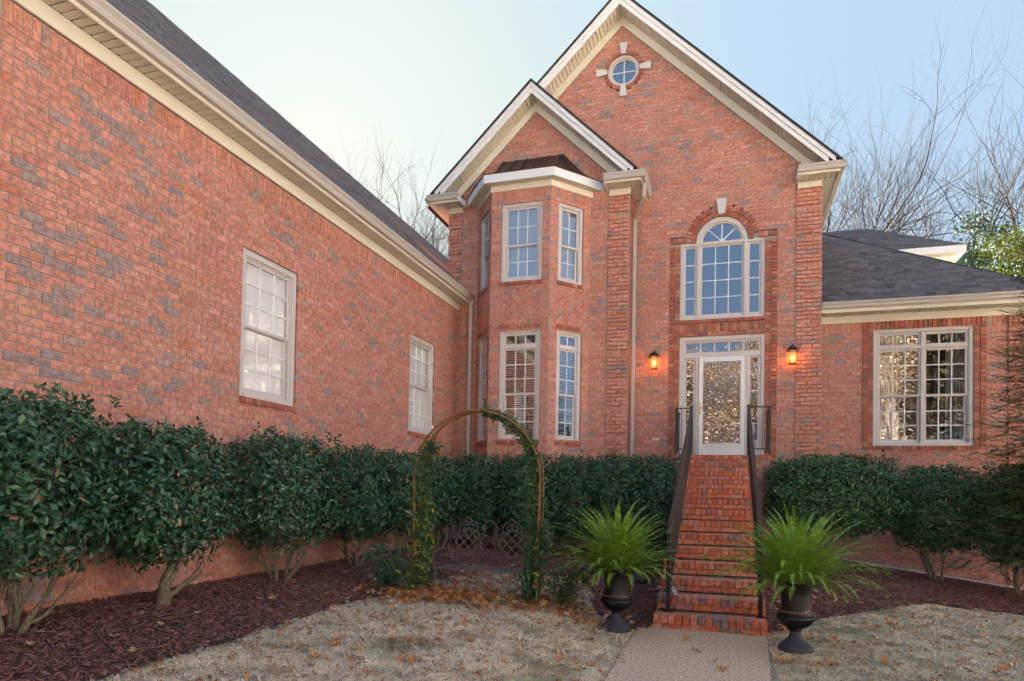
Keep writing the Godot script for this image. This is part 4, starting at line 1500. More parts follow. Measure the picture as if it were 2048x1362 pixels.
func beds() -> Array:
	return [
		PackedVector2Array([Vector2(XL + 0.01, -1.0), Vector2(XL + 0.01, -14.15), Vector2(-0.84, -14.15), Vector2(-0.84, -8.1), Vector2(-1.0, -7.85), Vector2(-1.35, -8.2), Vector2(-1.6, -8.6), Vector2(-1.75, -9.5), Vector2(-2.2, -10.3), Vector2(-3.5, -10.2), Vector2(-4.0, -9.2), Vector2(-3.95, -7.7), Vector2(-4.08, -7.1), Vector2(-4.1, -6.5), Vector2(-4.02, -5.4), Vector2(-3.98, -4.4), Vector2(-3.98, -3.5), Vector2(-3.9, -1.0)]),
		PackedVector2Array([Vector2(0.48, -8.15), Vector2(0.47, -14.8), Vector2(1.8, -14.8), Vector2(1.8, -15.3), Vector2(6.6, -15.3), Vector2(6.6, -10.4), Vector2(4.6, -10.6), Vector2(3.85, -10.75), Vector2(3.2, -10.85), Vector2(2.78, -11.0), Vector2(2.33, -10.5), Vector2(1.52, -9.55), Vector2(1.08, -9.15)]),
	]

func in_beds(p: Vector2) -> bool:
	for b in beds():
		if Geometry2D.is_point_in_polygon(p, b):
			return true
	return false

func build_ground_cover() -> void:
	# dormant turf: short straw blades in tufts
	var tuft := MB.new()
	for i in 9:
		var a := rng.randf() * TAU
		var lean := rng.randf_range(0.35, 1.25)
		var h := rng.randf_range(0.018, 0.036)
		var d := Vector3(cos(a), 0, sin(a))
		var s := Vector3(-d.z, 0, d.x) * 0.0022
		var o := Vector3(rng.randf_range(-0.02, 0.02), 0, rng.randf_range(-0.02, 0.02))
		var mid := o + d * h * 0.4 * lean + Vector3.UP * h * 0.75
		var tip := o + d * h * 1.1 * lean + Vector3.UP * h * (1.1 - 0.45 * lean)
		tuft.quad_out(o - s, o + s, mid + s * 0.8, mid - s * 0.8, Vector3.UP + d)
		tuft.tri(mid - s * 0.8, mid + s * 0.8, tip)
	var tm := tuft.mesh()
	var thin := FastNoiseLite.new()
	thin.frequency = 0.8
	thin.seed = 8
	var xs := []
	var cs := PackedColorArray()
	var bs := beds()
	for i in 230000:
		var x := rng.randf_range(-4.4, 7.5)
		var z := rng.randf_range(-11.2, -3.0)
		if x > -0.97 and x < 0.47 and z > -8.1:
			continue
		var p := Vector3(x, ground_at(x, z) - 0.003, z)
		if not in_view(p, 40):
			continue
		var far := pixel(p).z
		var frayed := Vector2(x, z) + Vector2(thin.get_noise_2d(x * 9, z * 9), thin.get_noise_2d(z * 9, x * 9)) * 0.22
		if Geometry2D.is_point_in_polygon(frayed, bs[0]) or Geometry2D.is_point_in_polygon(frayed, bs[1]):
			continue
		var t := thin.get_noise_2d(x * 2.0, z * 2.0)
		# bare earth under the arbour and beside the walk
		var bare := 0.0
		if x < -1.3 and z < -7.9:
			bare = 0.8
		elif x < -0.97 and x > -1.7 and z < -6.9:
			bare = 0.55
		if rng.randf() < bare or t < -0.24 - 0.22 * rng.randf():
			continue
		var k := rng.randf_range(0.65, 1.12) * (1.0 + 0.3 * t)
		var green := clampf(thin.get_noise_2d(x * 1.1 + 40, z * 1.1) * 1.3 - 0.15, 0.0, 0.6)
		if x > 0.5:
			green = clampf(green + 0.18, 0.0, 0.7)
		var col := Color(0.92, 0.79, 0.61).lerp(Color(0.30, 0.34, 0.17), green)
		if rng.randf() < 0.12:
			col = Color(0.34, 0.24, 0.16)
		xs.append(Transform3D(Basis(Vector3.UP, rng.randf() * TAU).scaled(Vector3.ONE * rng.randf_range(0.7, 1.35)), p))
		cs.append(Color(col.r * k, col.g * k, col.b * k))
	var g := multi(self, "dormant_grass", tm, M.blade, xs, cs)
	g.set_meta("kind", "stuff")
	tag(g, "short straw-coloured dormant grass covering the lawn", "grass")
	# shredded bark on the beds
	var chip := box_mesh(Vector3(0.055, 0.006, 0.012), 0.0)
	xs = []
	cs = PackedColorArray()
	for i in 150000:
		var x := rng.randf_range(-5.8, 6.6)
		var z := rng.randf_range(-15.2, -2.6)
		if not (Geometry2D.is_point_in_polygon(Vector2(x, z) + Vector2(rng.randf_range(-0.05, 0.05), rng.randf_range(-0.05, 0.05)), bs[0]) or Geometry2D.is_point_in_polygon(Vector2(x, z), bs[1])):
			continue
		var p := Vector3(x, ground_at(x, z) + 0.03 + rng.randf() * 0.02, z)
		if not in_view(p, 20):
			continue
		var k := rng.randf_range(0.35, 1.35)
		xs.append(Transform3D(Basis(Vector3(rng.randf_range(-0.35, 0.35), 1, rng.randf_range(-0.35, 0.35)).normalized(), rng.randf() * TAU).scaled(Vector3(rng.randf_range(0.3, 1.2), 1, rng.randf_range(0.5, 1.3))), p))
		cs.append(Color(0.225 * k, 0.098 * k, 0.082 * k))
	var ch := multi(self, "bark_mulch", chip, M.chip, xs, cs)
	ch.set_meta("kind", "stuff")
	tag(ch, "dark red-brown shredded bark mulch on the planting beds", "mulch")

# ---------------------------------------------------------------- leaves and branches
func leaf_mesh(len_: float, wid: float, fold := 0.25) -> ArrayMesh:
	var mb := MB.new()
	var a := Vector3.ZERO
	var t := Vector3(0, 0, len_)
	for s in [-1.0, 1.0]:
		var m1 := Vector3(s * wid * 0.42, fold * wid * 0.5, len_ * 0.28)
		var m2 := Vector3(s * wid * 0.5, fold * wid * 0.5, len_ * 0.58)
		var c1 := Vector3(0, 0, len_ * 0.5)
		mb.tri(a, m1 if s > 0 else c1, c1 if s > 0 else m1)
		mb.quad_out(m1, m2, t, c1, Vector3.UP)
	return mb.mesh()

func any_basis() -> Basis:
	var z := Vector3(rng.randfn(), rng.randfn(), rng.randfn()).normalized()
	var x := z.cross(Vector3(rng.randfn(), rng.randfn(), rng.randfn()).normalized()).normalized()
	return Basis(x, z.cross(x), z)

# a leaf that faces roughly along n
func leaf_basis(n: Vector3, loose: float) -> Basis:
	var y := (n + Vector3(rng.randfn(), rng.randfn(), rng.randfn()) * loose).normalized()
	var x := y.cross(Vector3(rng.randfn(), rng.randfn(), rng.randfn())).normalized()
	return Basis(x, y, x.cross(y))

func limb(mb: MB, a: Vector3, dirn: Vector3, len_: float, r: float, depth: int, kids: int, bend: float, rise: float, col: Color, tips: Array, sides := 5, shrink := 0.72) -> void:
	var pts := PackedVector3Array([a])
	var p := a
	var d := dirn
	var seg := 5 if depth > 2 else (4 if depth > 0 else 3)
	for i in seg:
		d = (d + Vector3(rng.randfn(), rng.randfn(), rng.randfn()) * bend + Vector3.UP * rise).normalized()
		p += d * len_ / seg
		pts.append(p)
	var end := r * (0.55 if depth > 0 else 0.3)
	tube_into(mb, pts, r, end, sides if depth > 1 else (4 if depth == 1 else 3), col, false)
	if depth == 0:
		tips.append(p)
		return
	for k in kids:
		var t := rng.randf_range(0.35, 1.0) if k > 0 else 1.0
		var f := t * seg
		var i := mini(int(f), seg - 1)
		var q := pts[i].lerp(pts[i + 1], f - i)
		var ax := d.cross(Vector3(rng.randfn(), rng.randfn(), rng.randfn())).normalized()
		var nd := d.rotated(ax, rng.randf_range(0.28, 0.75) * (0.5 if k == 0 else 1.0))
		limb(mb, q, nd, len_ * rng.randf_range(shrink - 0.12, shrink + 0.1), lerpf(r, end, t) * (0.85 if k == 0 else rng.randf_range(0.5, 0.72)), depth - 1, kids, bend, rise, col, tips, sides, shrink)

# a clipped evergreen shrub on bare grey-green stems
func shrub(at: Vector3, size: Vector3, low: float, leaves: int, len_: float, label: String, group: String, tint: Color, stems := 4, lean := 0.3) -> void:
	var s := thing("holly_shrub", label, "shrub", at, 0.0, group)
	var wood := MB.new()
	for i in stems:
		var a := TAU * i / stems + rng.randf_range(-0.5, 0.5)
		var tips := []
		var d := (Vector3(cos(a) * lean, 1.0, sin(a) * lean)).normalized()
		limb(wood, Vector3(cos(a) * 0.05, -0.06, sin(a) * 0.05), d, low * 0.8 + 0.12, 0.034 if stems > 1 else 0.085, 3, 3, 0.13, 0.12, Color(0.30, 0.27, 0.18), tips, 7, 0.74)
	put(s, "trunk", wood.mesh(), M.bark)
	var xs := []
	var cs := PackedColorArray()
	var f := FastNoiseLite.new()
	f.seed = int(at.x * 97 + at.z * 31)
	f.frequency = 1.7
	var c := Vector3(0, low + size.y * 0.5, 0)
	var me := leaf_mesh(len_, len_ * 0.46)
	var tries := 0
	while xs.size() < leaves and tries < leaves * 6:
		tries += 1
		# a rounded block: leaves sit mostly in the outer layer
		var q := Vector3(rng.randf_range(-1, 1), rng.randf_range(-1, 1), rng.randf_range(-1, 1))
		var e := pow(pow(absf(q.x), 2.7) + pow(absf(q.y), 3.2) + pow(absf(q.z), 2.7), 1.0 / 2.8)
		var edge := 1.0 + 0.34 * f.get_noise_3d(q.x * 1.3 + at.x, q.y * 1.3, q.z * 1.3 + at.z) + 0.14 * f.get_noise_3d(q.x * 4, q.y * 4 + at.x, q.z * 4)
		if q.y < -0.3:
			edge *= 1.0 - 0.25 * pow((-0.3 - q.y) / 0.7, 1.4)
		if e > edge:
			continue
		if e < edge - 0.34 and rng.randf() > 0.16:
			continue
		# gaps between the sprays
		if f.get_noise_3d(q.x * 5 + 9, q.y * 5, q.z * 5) < -0.30 - 0.1 * q.y and rng.randf() < 0.85:
			continue
		if q.y < -0.45 and rng.randf() < 0.30 + 0.4 * (-0.45 - q.y):
			continue
		var p := c + q * size * 0.5
		var nrm := Vector3(q.x / size.x, q.y / size.y * 1.1 + 0.25, q.z / size.z).normalized()
		xs.append(Transform3D(leaf_basis(nrm, 0.55).scaled(Vector3.ONE * rng.randf_range(0.6, 1.25)), p))
		var k := rng.randf_range(0.55, 1.45)
		var q2 := tint
		var odd := rng.randf()
		if odd < 0.012:
			q2 = Color(0.30, 0.13, 0.05)
		cs.append(Color(q2.r * k, q2.g * k, q2.b * k))
	# a few shoots that the shears missed
	for i in 10:
		var b := c + Vector3(rng.randf_range(-0.42, 0.42) * size.x, size.y * 0.47, rng.randf_range(-0.4, 0.4) * size.z)
		var hh := rng.randf_range(0.04, 0.15)
		for k in 12:
			xs.append(Transform3D(leaf_basis(Vector3.UP, 0.9).scaled(Vector3.ONE * rng.randf_range(0.6, 1.1)), b + Vector3(rng.randf_range(-0.03, 0.03), hh * k / 12.0, rng.randf_range(-0.03, 0.03))))
			cs.append(tint * rng.randf_range(0.55, 1.45))
	multi(s, "crown", me, M.leaf, xs, cs)

func build_shrubs() -> void:
	var tint := Color(0.040, 0.108, 0.050)
	var g := "clipped hedge along the side wing"
	var rows := [[-3.75, 2.26, 1.36, 9500], [-5.32, 2.14, 1.42, 9500], [-7.1, 2.22, 1.6, 10500], [-8.9, 2.18, 1.62, 10500], [-10.6, 2.2, 1.55, 10000], [-12.2, 2.22, 1.5, 8000]]
	var said := ["large-leaved holly shrub at the hedge end below bare brick", "holly shrub on one crooked leaning trunk under the wall", "holly shrub on a fan of pale green stems under the double-hung window", "holly shrub on several thin stems beside the arbour", "holly shrub behind the arbour's vine, against the side wall", "holly shrub in the corner by the downspout"]
	var stem_z := [-3.9, -5.35, -7.25, -9.1, -10.6, -12.2]
	for i in rows.size():
		var r: Array = rows[i]
		var z: float = r[0]
		var y := ground_at(-5.35, z)
		shrub(Vector3(-5.3, y, stem_z[i] if i < 4 else z), Vector3(1.18, r[1] - y - 0.30, r[2]), 0.30, r[3], 0.068 if i < 2 else 0.062, said[i], g, tint, 1 if i == 1 else 4, 0.62 if i == 1 else 0.33)
	g = "clipped hedge under the bay window"
	var xs := [-4.66, -3.70, -2.78, -1.93, -1.24]
	var said2 := ["holly shrub under the bay, beside the white downspout", "dense holly shrub under the middle bay window", "holly shrub under the angled bay window", "holly shrub with a tall sprout before the gable downspout", "holly shrub pressed against the steps railing"]
	for i in 5:
		var y := ground_at(xs[i], -12.6)
		shrub(Vector3(xs[i], y, -12.65), Vector3(1.12, 2.28 - y - 0.16, 1.15), 0.16, 13000, 0.058, said2[i], g, tint, 5, 0.22)
	g = "clipped hedge under the low wing"
	var rr := [[1.86, -13.55, 2.35, 2.30, 24000, 0.50], [3.62, -13.9, 1.55, 2.12, 14000, 0.42], [4.80, -13.5, 1.45, 2.14, 14000, 0.34], [5.9, -13.4, 1.2, 2.1, 4000, 0.5]]
	var said3 := ["widest holly shrub with light green top beside the steps", "loose holly shrub below the wide window, brick showing through", "tall holly shrub with a stray twig beside the evergreen tree", "holly shrub at the house corner behind the evergreen tree"]
	for i in 4:
		var r: Array = rr[i]
		var y := ground_at(r[0], r[1])
		shrub(Vector3(r[0], y, r[1]), Vector3(r[2], r[3] - y - r[5] + 0.05, 1.15), r[5], r[4], 0.060, said3[i], g, Color(0.045, 0.118, 0.042), 4, 0.35)

# ---------------------------------------------------------------- ferns in urns
func frond_mesh(len_: float, rise: float, droop: float, sway: float) -> ArrayMesh:
	var mb := MB.new()
	var cnt := 34
	var p := Vector3.ZERO
	var ang := rise
	var pts := PackedVector3Array([p])
	for i in cnt:
		var t := float(i) / cnt
		ang = rise - droop * t * t
		p += Vector3(sway * t * 0.3, sin(ang), cos(ang)).normalized() * len_ / cnt
		pts.append(p)
	tube_into(mb, pts, 0.0028, 0.0008, 3, Color(0.13, 0.20, 0.03), false)
	for i in range(3, cnt):
		var t := float(i) / cnt
		var w := 0.052 * sin(PI * pow(t, 0.75)) * (1.0 - 0.25 * t) + 0.005
		var d := (pts[i + 1] - pts[i - 1]).normalized()
		var side := d.cross(Vector3.UP).normalized()
		var up := side.cross(d)
		for s in [-1.0, 1.0]:
			var tip: Vector3 = pts[i] + side * s * w + d * w * 0.28 + up * rng.randf_range(-0.25, 0.2) * w
			var half := d * len_ / cnt * 0.43
			var q := Color(0.22, 0.36, 0.035) * rng.randf_range(0.7, 1.25)
			if s > 0:
				mb.tri(pts[i] - half, tip, pts[i] + half, q)
			else:
				mb.tri(pts[i] + half, tip, pts[i] - half, q)
	return mb.mesh()

func build_fern(at: Vector3, r: float, label: String, seed_: int) -> void:
	rng.seed = seed_
	var f := thing("boston_fern", label, "fern", at, 0.0, "ferns in the urns")
	var shapes := []
	for i in 14:
		var k := i / 13.0
		shapes.append(frond_mesh(lerpf(0.96, 0.94, k) * r * rng.randf_range(0.9, 1.08), lerpf(1.42, 0.42, k), lerpf(1.0, 1.3, k) * rng.randf_range(0.8, 1.2), rng.randf_range(-1, 1)))
	var cnt := 215
	for i in cnt:
		var t := float(i) / cnt
		var which := clampi(int(t * 14 + rng.randf_range(-1.0, 1.0)), 0, 13)
		var a := i * 2.39996 + rng.randf_range(-0.3, 0.3)
		var b := Basis(Vector3.UP, a) * Basis(Vector3.RIGHT, rng.randf_range(-0.18, 0.22))
		var off := Vector3(sin(a), 0, cos(a)) * 0.11 * sqrt(t)
		put(f, "frond", shapes[which], M.soft_leaf, Transform3D(b.scaled(Vector3.ONE * rng.randf_range(0.72, 1.08)), off))
	for i in 12:
		var a := rng.randf() * TAU
		put(f, "drooping_frond", frond_mesh(rng.randf_range(0.3, 0.5), 0.35, rng.randf_range(2.2, 3.0), rng.randf_range(-1, 1)), M.soft_leaf, Transform3D(Basis(Vector3.UP, a), Vector3(sin(a), 0.0, cos(a)) * 0.15))

func build_urn(at: Vector3, label: String) -> void:
	var u := thing("garden_urn", label, "urn", at, 0.0, "black urns flanking the walk")
	var ft := MB.new()
	lathe_into(ft, PackedVector2Array([Vector2(0.0, 0.0), Vector2(0.160, 0.0), Vector2(0.165, 0.012), Vector2(0.163, 0.045), Vector2(0.150, 0.052), Vector2(0.142, 0.070), Vector2(0.105, 0.098), Vector2(0.072, 0.130), Vector2(0.056, 0.165), Vector2(0.052, 0.20)]), 40)
	put(u, "foot", ft.mesh(), M.foot)
	var ring := MB.new()
	lathe_into(ring, PackedVector2Array([Vector2(0.052, 0.198), Vector2(0.066, 0.204), Vector2(0.070, 0.213), Vector2(0.066, 0.222), Vector2(0.058, 0.226)]), 40)
	put(u, "neck_ring", ring.mesh(), M.urn)
	var bw := MB.new()
	var pr := PackedVector2Array()
	for i in 15:
		var t := i / 14.0
		pr.append(Vector2(0.058 + 0.127 * pow(sin(t * PI * 0.5), 0.62) - 0.012 * maxf(0.0, t - 0.85) / 0.15, 0.226 + 0.13 * t))
	lathe_into(bw, pr, 144, 24, 0.222, 0.365, 0.022)
	put(u, "bowl", bw.mesh(), M.urn)
	var wear := MB.new()
	for i in 24:
		var a := TAU * i / 24.0
		var pts := PackedVector3Array()
		for k in range(4, 14):
			pts.append(Vector3(cos(a), 0, sin(a)) * (pr[k].x - 0.0155) + Vector3.UP * pr[k].y)
		tube_into(wear, pts, 0.0032, 0.0032, 4)
	put(u, "gadroon_lines", wear.mesh(), M.urn_wear).set_meta("kind", "stuff")
	for y in [0.366, 0.398]:
		var ms := TorusMesh.new()
		ms.inner_radius = 0.150
		ms.outer_radius = 0.172 if y < 0.38 else 0.164
		ms.rings = 40
		ms.ring_segments = 8
		put(u, "moulding", ms, M.urn_wear if y > 0.38 else M.urn, Transform3D(Basis(), Vector3(0, y, 0)))
	var bd := MB.new()
	lathe_into(bd, PackedVector2Array([Vector2(0.150, 0.355), Vector2(0.158, 0.38), Vector2(0.146, 0.395), Vector2(0.140, 0.42), Vector2(0.138, 0.56), Vector2(0.145, 0.62), Vector2(0.165, 0.66), Vector2(0.19, 0.683), Vector2(0.195, 0.695), Vector2(0.188, 0.702), Vector2(0.165, 0.695), Vector2(0.14, 0.66), Vector2(0.0, 0.655)]), 48)
	put(u, "body", bd.mesh(), M.urn)

# ---------------------------------------------------------------- arbour, bench, vines
func arc_points(cx: float, cy: float, r: float, a0: float, a1: float, n: int, z := 0.0) -> PackedVector3Array:
	var p := PackedVector3Array()
	for i in n + 1:
		var a := lerpf(a0, a1, float(i) / n)
		p.append(Vector3(cx + cos(a) * r, cy + sin(a) * r, z))
	return p

func build_arbour() -> void:
	var a := thing("garden_arbour", "rusty orange-brown tubular garden arch standing over the iron bench", "arbour", Vector3(-2.945, 0.2, -7.83))
	var w := 0.815
	var spring := 1.52
	for zz in [0.0, -0.15]:
		var mb := MB.new()
		var pts := PackedVector3Array([Vector3(w - 0.01, -0.12, zz), Vector3(w, 0.6, zz), Vector3(w + 0.01, 1.2, zz)])
		for i in 25:
			var t := PI * i / 24.0
			pts.append(Vector3(cos(t) * (w + 0.012), spring + sin(t) * 0.84, zz))
		pts.append_array(PackedVector3Array([Vector3(-w - 0.01, 1.2, zz), Vector3(-w, 0.6, zz), Vector3(-w + 0.0, -0.12, zz)]))
		tube_into(mb, pts, 0.0155, 0.0155, 8)
		put(a, "arch_tube", mb.mesh(), M.rust)
	for k in 9:
		var p: Vector3
		if k < 2:
			p = Vector3(w, 0.45 + 0.5 * k, 0)
		elif k > 6:
			p = Vector3(-w, 0.45 + 0.5 * (8 - k), 0)
		else:
			var t := PI * (k - 1.5) / 5.0
			p = Vector3(cos(t) * w, spring + sin(t) * 0.83, 0)
		rod(a, "rung", p, p + Vector3(0, 0, -0.15), 0.006, M.rust, 6)

func vine(label: String, at: Vector3, side: float, top: float, yellow: float, n: int) -> void:
	var v := thing("climbing_vine", label, "vine", at, 0.0, "vines on the arbour")
	var st := MB.new()
	var lf := []
	var cs := PackedColorArray()
	var w := 0.815
	for k in 5:
		var pts := PackedVector3Array()
		var t := 0.0
		var ph := rng.randf() * TAU
		while t < top:
			var p: Vector3
			if t < 1.52:
				p = Vector3(0, t, 0)
			else:
				var a := (t - 1.52) / 0.83
				p = Vector3(-side * w * (1 - cos(a)), 1.52 + sin(a) * 0.84, 0)
			var sprd := 0.10 if t < 1.5 else 0.045
			p += Vector3(sin(t * 5 + ph) * sprd * 0.7 - side * 0.05, cos(t * 3 + ph) * 0.03, cos(t * 4.3 + ph) * sprd - 0.15 * (1.0 if k % 2 == 0 else 0.2))
			pts.append(p)
			t += 0.06
		if pts.size() > 2:
			tube_into(st, pts, 0.006, 0.002, 4, Color(0.10, 0.08, 0.04), false)
		for i in n / 5:
			var f := pow(rng.randf(), 1.15)
			var q := pts[int(f * (pts.size() - 1))]
			var spr := 0.12 if f * top < 1.5 else 0.045
			q += Vector3(rng.randfn(), rng.randfn() * 0.5, rng.randfn()) * spr * (0.6 if f * top < 1.4 else 1.0)
			lf.append(Transform3D(leaf_basis(Vector3(0, 0.6, 0.6), 0.8).scaled(Vector3.ONE * rng.randf_range(0.6, 1.3)), q))
			var c := Color(0.045, 0.11, 0.035)
			if rng.randf() < yellow and f * top < 1.3:
				c = Color(0.24, 0.27, 0.03)
			c = c * rng.randf_range(0.6, 1.4)
			cs.append(c)
	put(v, "stem", st.mesh(), M.bark)
	multi(v, "leaves", leaf_mesh(0.082, 0.024, 0.15), M.soft_leaf, lf, cs)

func bush(label: String, at: Vector3, h: float, n: int, col: Color) -> void:
	var b := thing("nandina_bush", label, "bush", at, 0.0, "young bushes at the arbour's feet")
	var st := MB.new()
	var lf := []
	var cs := PackedColorArray()
	for k in 9:
		var a := rng.randf() * TAU
		var lean := rng.randf_range(0.1, 0.55)
		var hh := h * rng.randf_range(0.6, 1.0)
		var pts := PackedVector3Array()
		for i in 6:
			var t := i / 5.0
			pts.append(Vector3(cos(a) * lean * t * t * h, hh * t - 0.03, sin(a) * lean * t * t * h * 0.6))
		tube_into(st, pts, 0.006, 0.003, 4, Color(0.28, 0.22, 0.14), false)
		for i in n / 9:
			var t := rng.randf_range(0.25, 1.0)
			var q := pts[int(t * 5)].lerp(pts[mini(int(t * 5) + 1, 5)], 0.5)
			q += Vector3(rng.randfn(), rng.randfn() * 0.5, rng.randfn()) * 0.085
			lf.append(Transform3D(leaf_basis(Vector3(0, 1, 0.4), 0.6).scaled(Vector3.ONE * rng.randf_range(0.6, 1.25)), q))
			cs.append(col * rng.randf_range(0.6, 1.4))
	put(b, "stem", st.mesh(), M.bark)
	multi(b, "leaves", leaf_mesh(0.065, 0.026, 0.2), M.soft_leaf, lf, cs)

func scroll(mb: MB, from: Vector2, ctr: Vector2, turns: float, z: float, r := 0.0055) -> void:
	# a spiral that ends round ctr
	var d := from - ctr
	var r0 := d.length()
	var a0 := d.angle()
	var pts := PackedVector3Array()
	for i in 25:
		var t := i / 24.0
		var rr := r0 * (1.0 - 0.78 * t)
		var a := a0 + turns * TAU * t
		pts.append(Vector3(ctr.x + cos(a) * rr, ctr.y + sin(a) * rr, z))
	tube_into(mb, pts, r, r, 5)

func curve2(mb: MB, ps: Array, z: float, r := 0.0055) -> void:
	var cv := Curve3D.new()
	for i in ps.size():
		var p: Vector2 = ps[i]
		var a: Vector2 = ps[maxi(i - 1, 0)]
		var b: Vector2 = ps[mini(i + 1, ps.size() - 1)]
		var t := (b - a) * 0.19
		cv.add_point(Vector3(p.x, p.y, z), Vector3(-t.x, -t.y, 0), Vector3(t.x, t.y, 0))
	cv.bake_interval = 0.02
	tube_into(mb, cv.get_baked_points(), r, r, 5)

func build_bench() -> void:
	var b := thing("iron_bench", "wrought-iron garden bench with two scrolled oval back panels", "bench", Vector3(-2.92, 0.2, -7.92), -0.03)
	var hw := 0.575
	var sy := 0.385
	var zb := -0.40
	# seat
	var s := MB.new()
	for z in [0.0, zb]:
		tube_into(s, PackedVector3Array([Vector3(-hw, sy, z), Vector3(hw, sy, z)]), 0.009, 0.009, 6)
	for x in [-hw, hw]:
		tube_into(s, PackedVector3Array([Vector3(x, sy, 0), Vector3(x, sy, zb)]), 0.009, 0.009, 6)
	put(b, "seat_frame", s.mesh(), M.bench)
	for i in 11:
		var x := lerpf(-hw + 0.07, hw - 0.07, i / 10.0)
		bar(b, "slat", Vector3(x - 0.014, sy + 0.008, zb), Vector3(x + 0.014, sy + 0.013, 0.0), M.bench, 0.0015)
	for i in 3:
		bar(b, "slat", Vector3(-hw, sy + 0.002, zb * (i + 1) / 4.0 - 0.012), Vector3(hw, sy + 0.0068, zb * (i + 1) / 4.0 + 0.012), M.bench, 0.0015)
	# legs and arms
	for x in [-hw, hw]:
		var sg := signf(x)
		for z in [0.0, zb]:
			var m := MB.new()
			tube_into(m, PackedVector3Array([Vector3(x, sy, z), Vector3(x + sg * 0.012, 0.15, z), Vector3(x + sg * 0.02, -0.02, z + (0.02 if z == 0.0 else -0.04))]), 0.010, 0.009, 6)
			put(b, "leg", m.mesh(), M.bench)
		rod(b, "stretcher", Vector3(x + sg * 0.012, 0.16, 0), Vector3(x + sg * 0.012, 0.16, zb), 0.006, M.bench, 6)
		var arm := MB.new()
		tube_into(arm, PackedVector3Array([Vector3(x, sy, 0.0), Vector3(x + sg * 0.03, sy + 0.10, 0.03), Vector3(x + sg * 0.035, sy + 0.19, 0.0), Vector3(x + sg * 0.03, sy + 0.22, -0.12), Vector3(x + sg * 0.02, sy + 0.23, zb)]), 0.009, 0.009, 6)
		put(b, "armrest", arm.mesh(), M.bench)
	# apron scrolls under the seat
	var ap := MB.new()
	for sx in [-1.0, 1.0]:
		curve2(ap, [Vector2(sx * 0.06, sy - 0.01), Vector2(sx * 0.13, sy - 0.06), Vector2(sx * 0.25, sy - 0.03), Vector2(sx * 0.33, sy - 0.01)], 0.0, 0.004)
		scroll(ap, Vector2(sx * 0.20, sy - 0.055), Vector2(sx * 0.16, sy - 0.085), 1.2 * sx, 0.0, 0.004)
		scroll(ap, Vector2(sx * 0.30, sy - 0.03), Vector2(sx * 0.335, sy - 0.075), -1.2 * sx, 0.0, 0.004)
	tube_into(ap, PackedVector3Array([Vector3(-hw, 0.235, 0), Vector3(hw, 0.235, 0)]), 0.0035, 0.0035, 5)
	put(b, "apron", ap.mesh(), M.bench)
	# back: two ovals with a lattice, ringed by scrolls
	for sx in [-1.0, 1.0]:
		var bk := MB.new()
		var c := Vector2(sx * 0.30, sy + 0.31)
		var el := []
		for i in 25:
			var t := TAU * i / 24.0
			el.append(c + Vector2(cos(t) * 0.185, sin(t) * 0.175))
		curve2(bk, el, zb, 0.006)
		put(b, "back_panel", bk.mesh(), M.bench)
		var la := MB.new()
		for q in [-1.0, 1.0]:
			for k in [-0.13, -0.045, 0.045, 0.13]:
				var o: Vector2 = Vector2(-q, 1).normalized() * k
				var half := sqrt(0.18 * 0.18 - k * k)
				var d := Vector2(1, q).normalized()
				var p0: Vector2 = c + o - d * half
				var p1: Vector2 = c + o + d * half
				var mid := (p0 + p1) * 0.5
				box_into(la, Transform3D(Basis(Vector3(d.x, d.y, 0), Vector3(-d.y, d.x, 0), Vector3(0, 0, 1)), Vector3(mid.x, mid.y, zb + (0.003 if q > 0 else -0.003))), Vector3(half * 2, 0.016, 0.004))
		put(b, "lattice", la.mesh(), M.lattice)
		var sc := MB.new()
		# crown
		curve2(sc, [c + Vector2(-0.125, 0.13), c + Vector2(-0.12, 0.22), c + Vector2(-0.06, 0.275), c + Vector2(-0.01, 0.25)], zb)
		curve2(sc, [c + Vector2(0.125, 0.13), c + Vector2(0.12, 0.22), c + Vector2(0.06, 0.275), c + Vector2(0.01, 0.25)], zb)
		scroll(sc, c + Vector2(-0.01, 0.25), c + Vector2(-0.042, 0.215), -1.15, zb)
		scroll(sc, c + Vector2(0.01, 0.25), c + Vector2(0.042, 0.215), 1.15, zb)
		curve2(sc, [c + Vector2(-0.045, 0.27), c + Vector2(-0.03, 0.305), c + Vector2(0, 0.315), c + Vector2(0.03, 0.305), c + Vector2(0.045, 0.27)], zb)
		for sg in [-1.0, 1.0]:
			# shoulders, flanks and feet
			curve2(sc, [c + Vector2(sg * 0.125, 0.14), c + Vector2(sg * 0.16, 0.11), c + Vector2(sg * 0.215, 0.125), c + Vector2(sg * 0.235, 0.165)], zb)
			scroll(sc, c + Vector2(sg * 0.235, 0.165), c + Vector2(sg * 0.20, 0.18), 1.1 * sg, zb)
			curve2(sc, [c + Vector2(sg * 0.185, 0.03), c + Vector2(sg * 0.215, 0.105), c + Vector2(sg * 0.27, 0.085), c + Vector2(sg * 0.27, 0.03), c + Vector2(sg * 0.215, -0.06), c + Vector2(sg * 0.205, -0.11), c + Vector2(sg * 0.25, -0.14), c + Vector2(sg * 0.285, -0.11)], zb)
			scroll(sc, c + Vector2(sg * 0.215, 0.10), c + Vector2(sg * 0.215, 0.065), -0.9 * sg, zb)
			scroll(sc, c + Vector2(sg * 0.285, -0.11), c + Vector2(sg * 0.258, -0.095), 0.9 * sg, zb)
			curve2(sc, [c + Vector2(sg * 0.225, -0.145), c + Vector2(sg * 0.185, -0.13), c + Vector2(sg * 0.15, -0.165), c + Vector2(sg * 0.15, -0.25), c + Vector2(sg * 0.10, -0.298), c + Vector2(sg * 0.058, -0.27)], zb)
			scroll(sc, c + Vector2(sg * 0.058, -0.27), c + Vector2(sg * 0.085, -0.245), -1.0 * sg, zb)
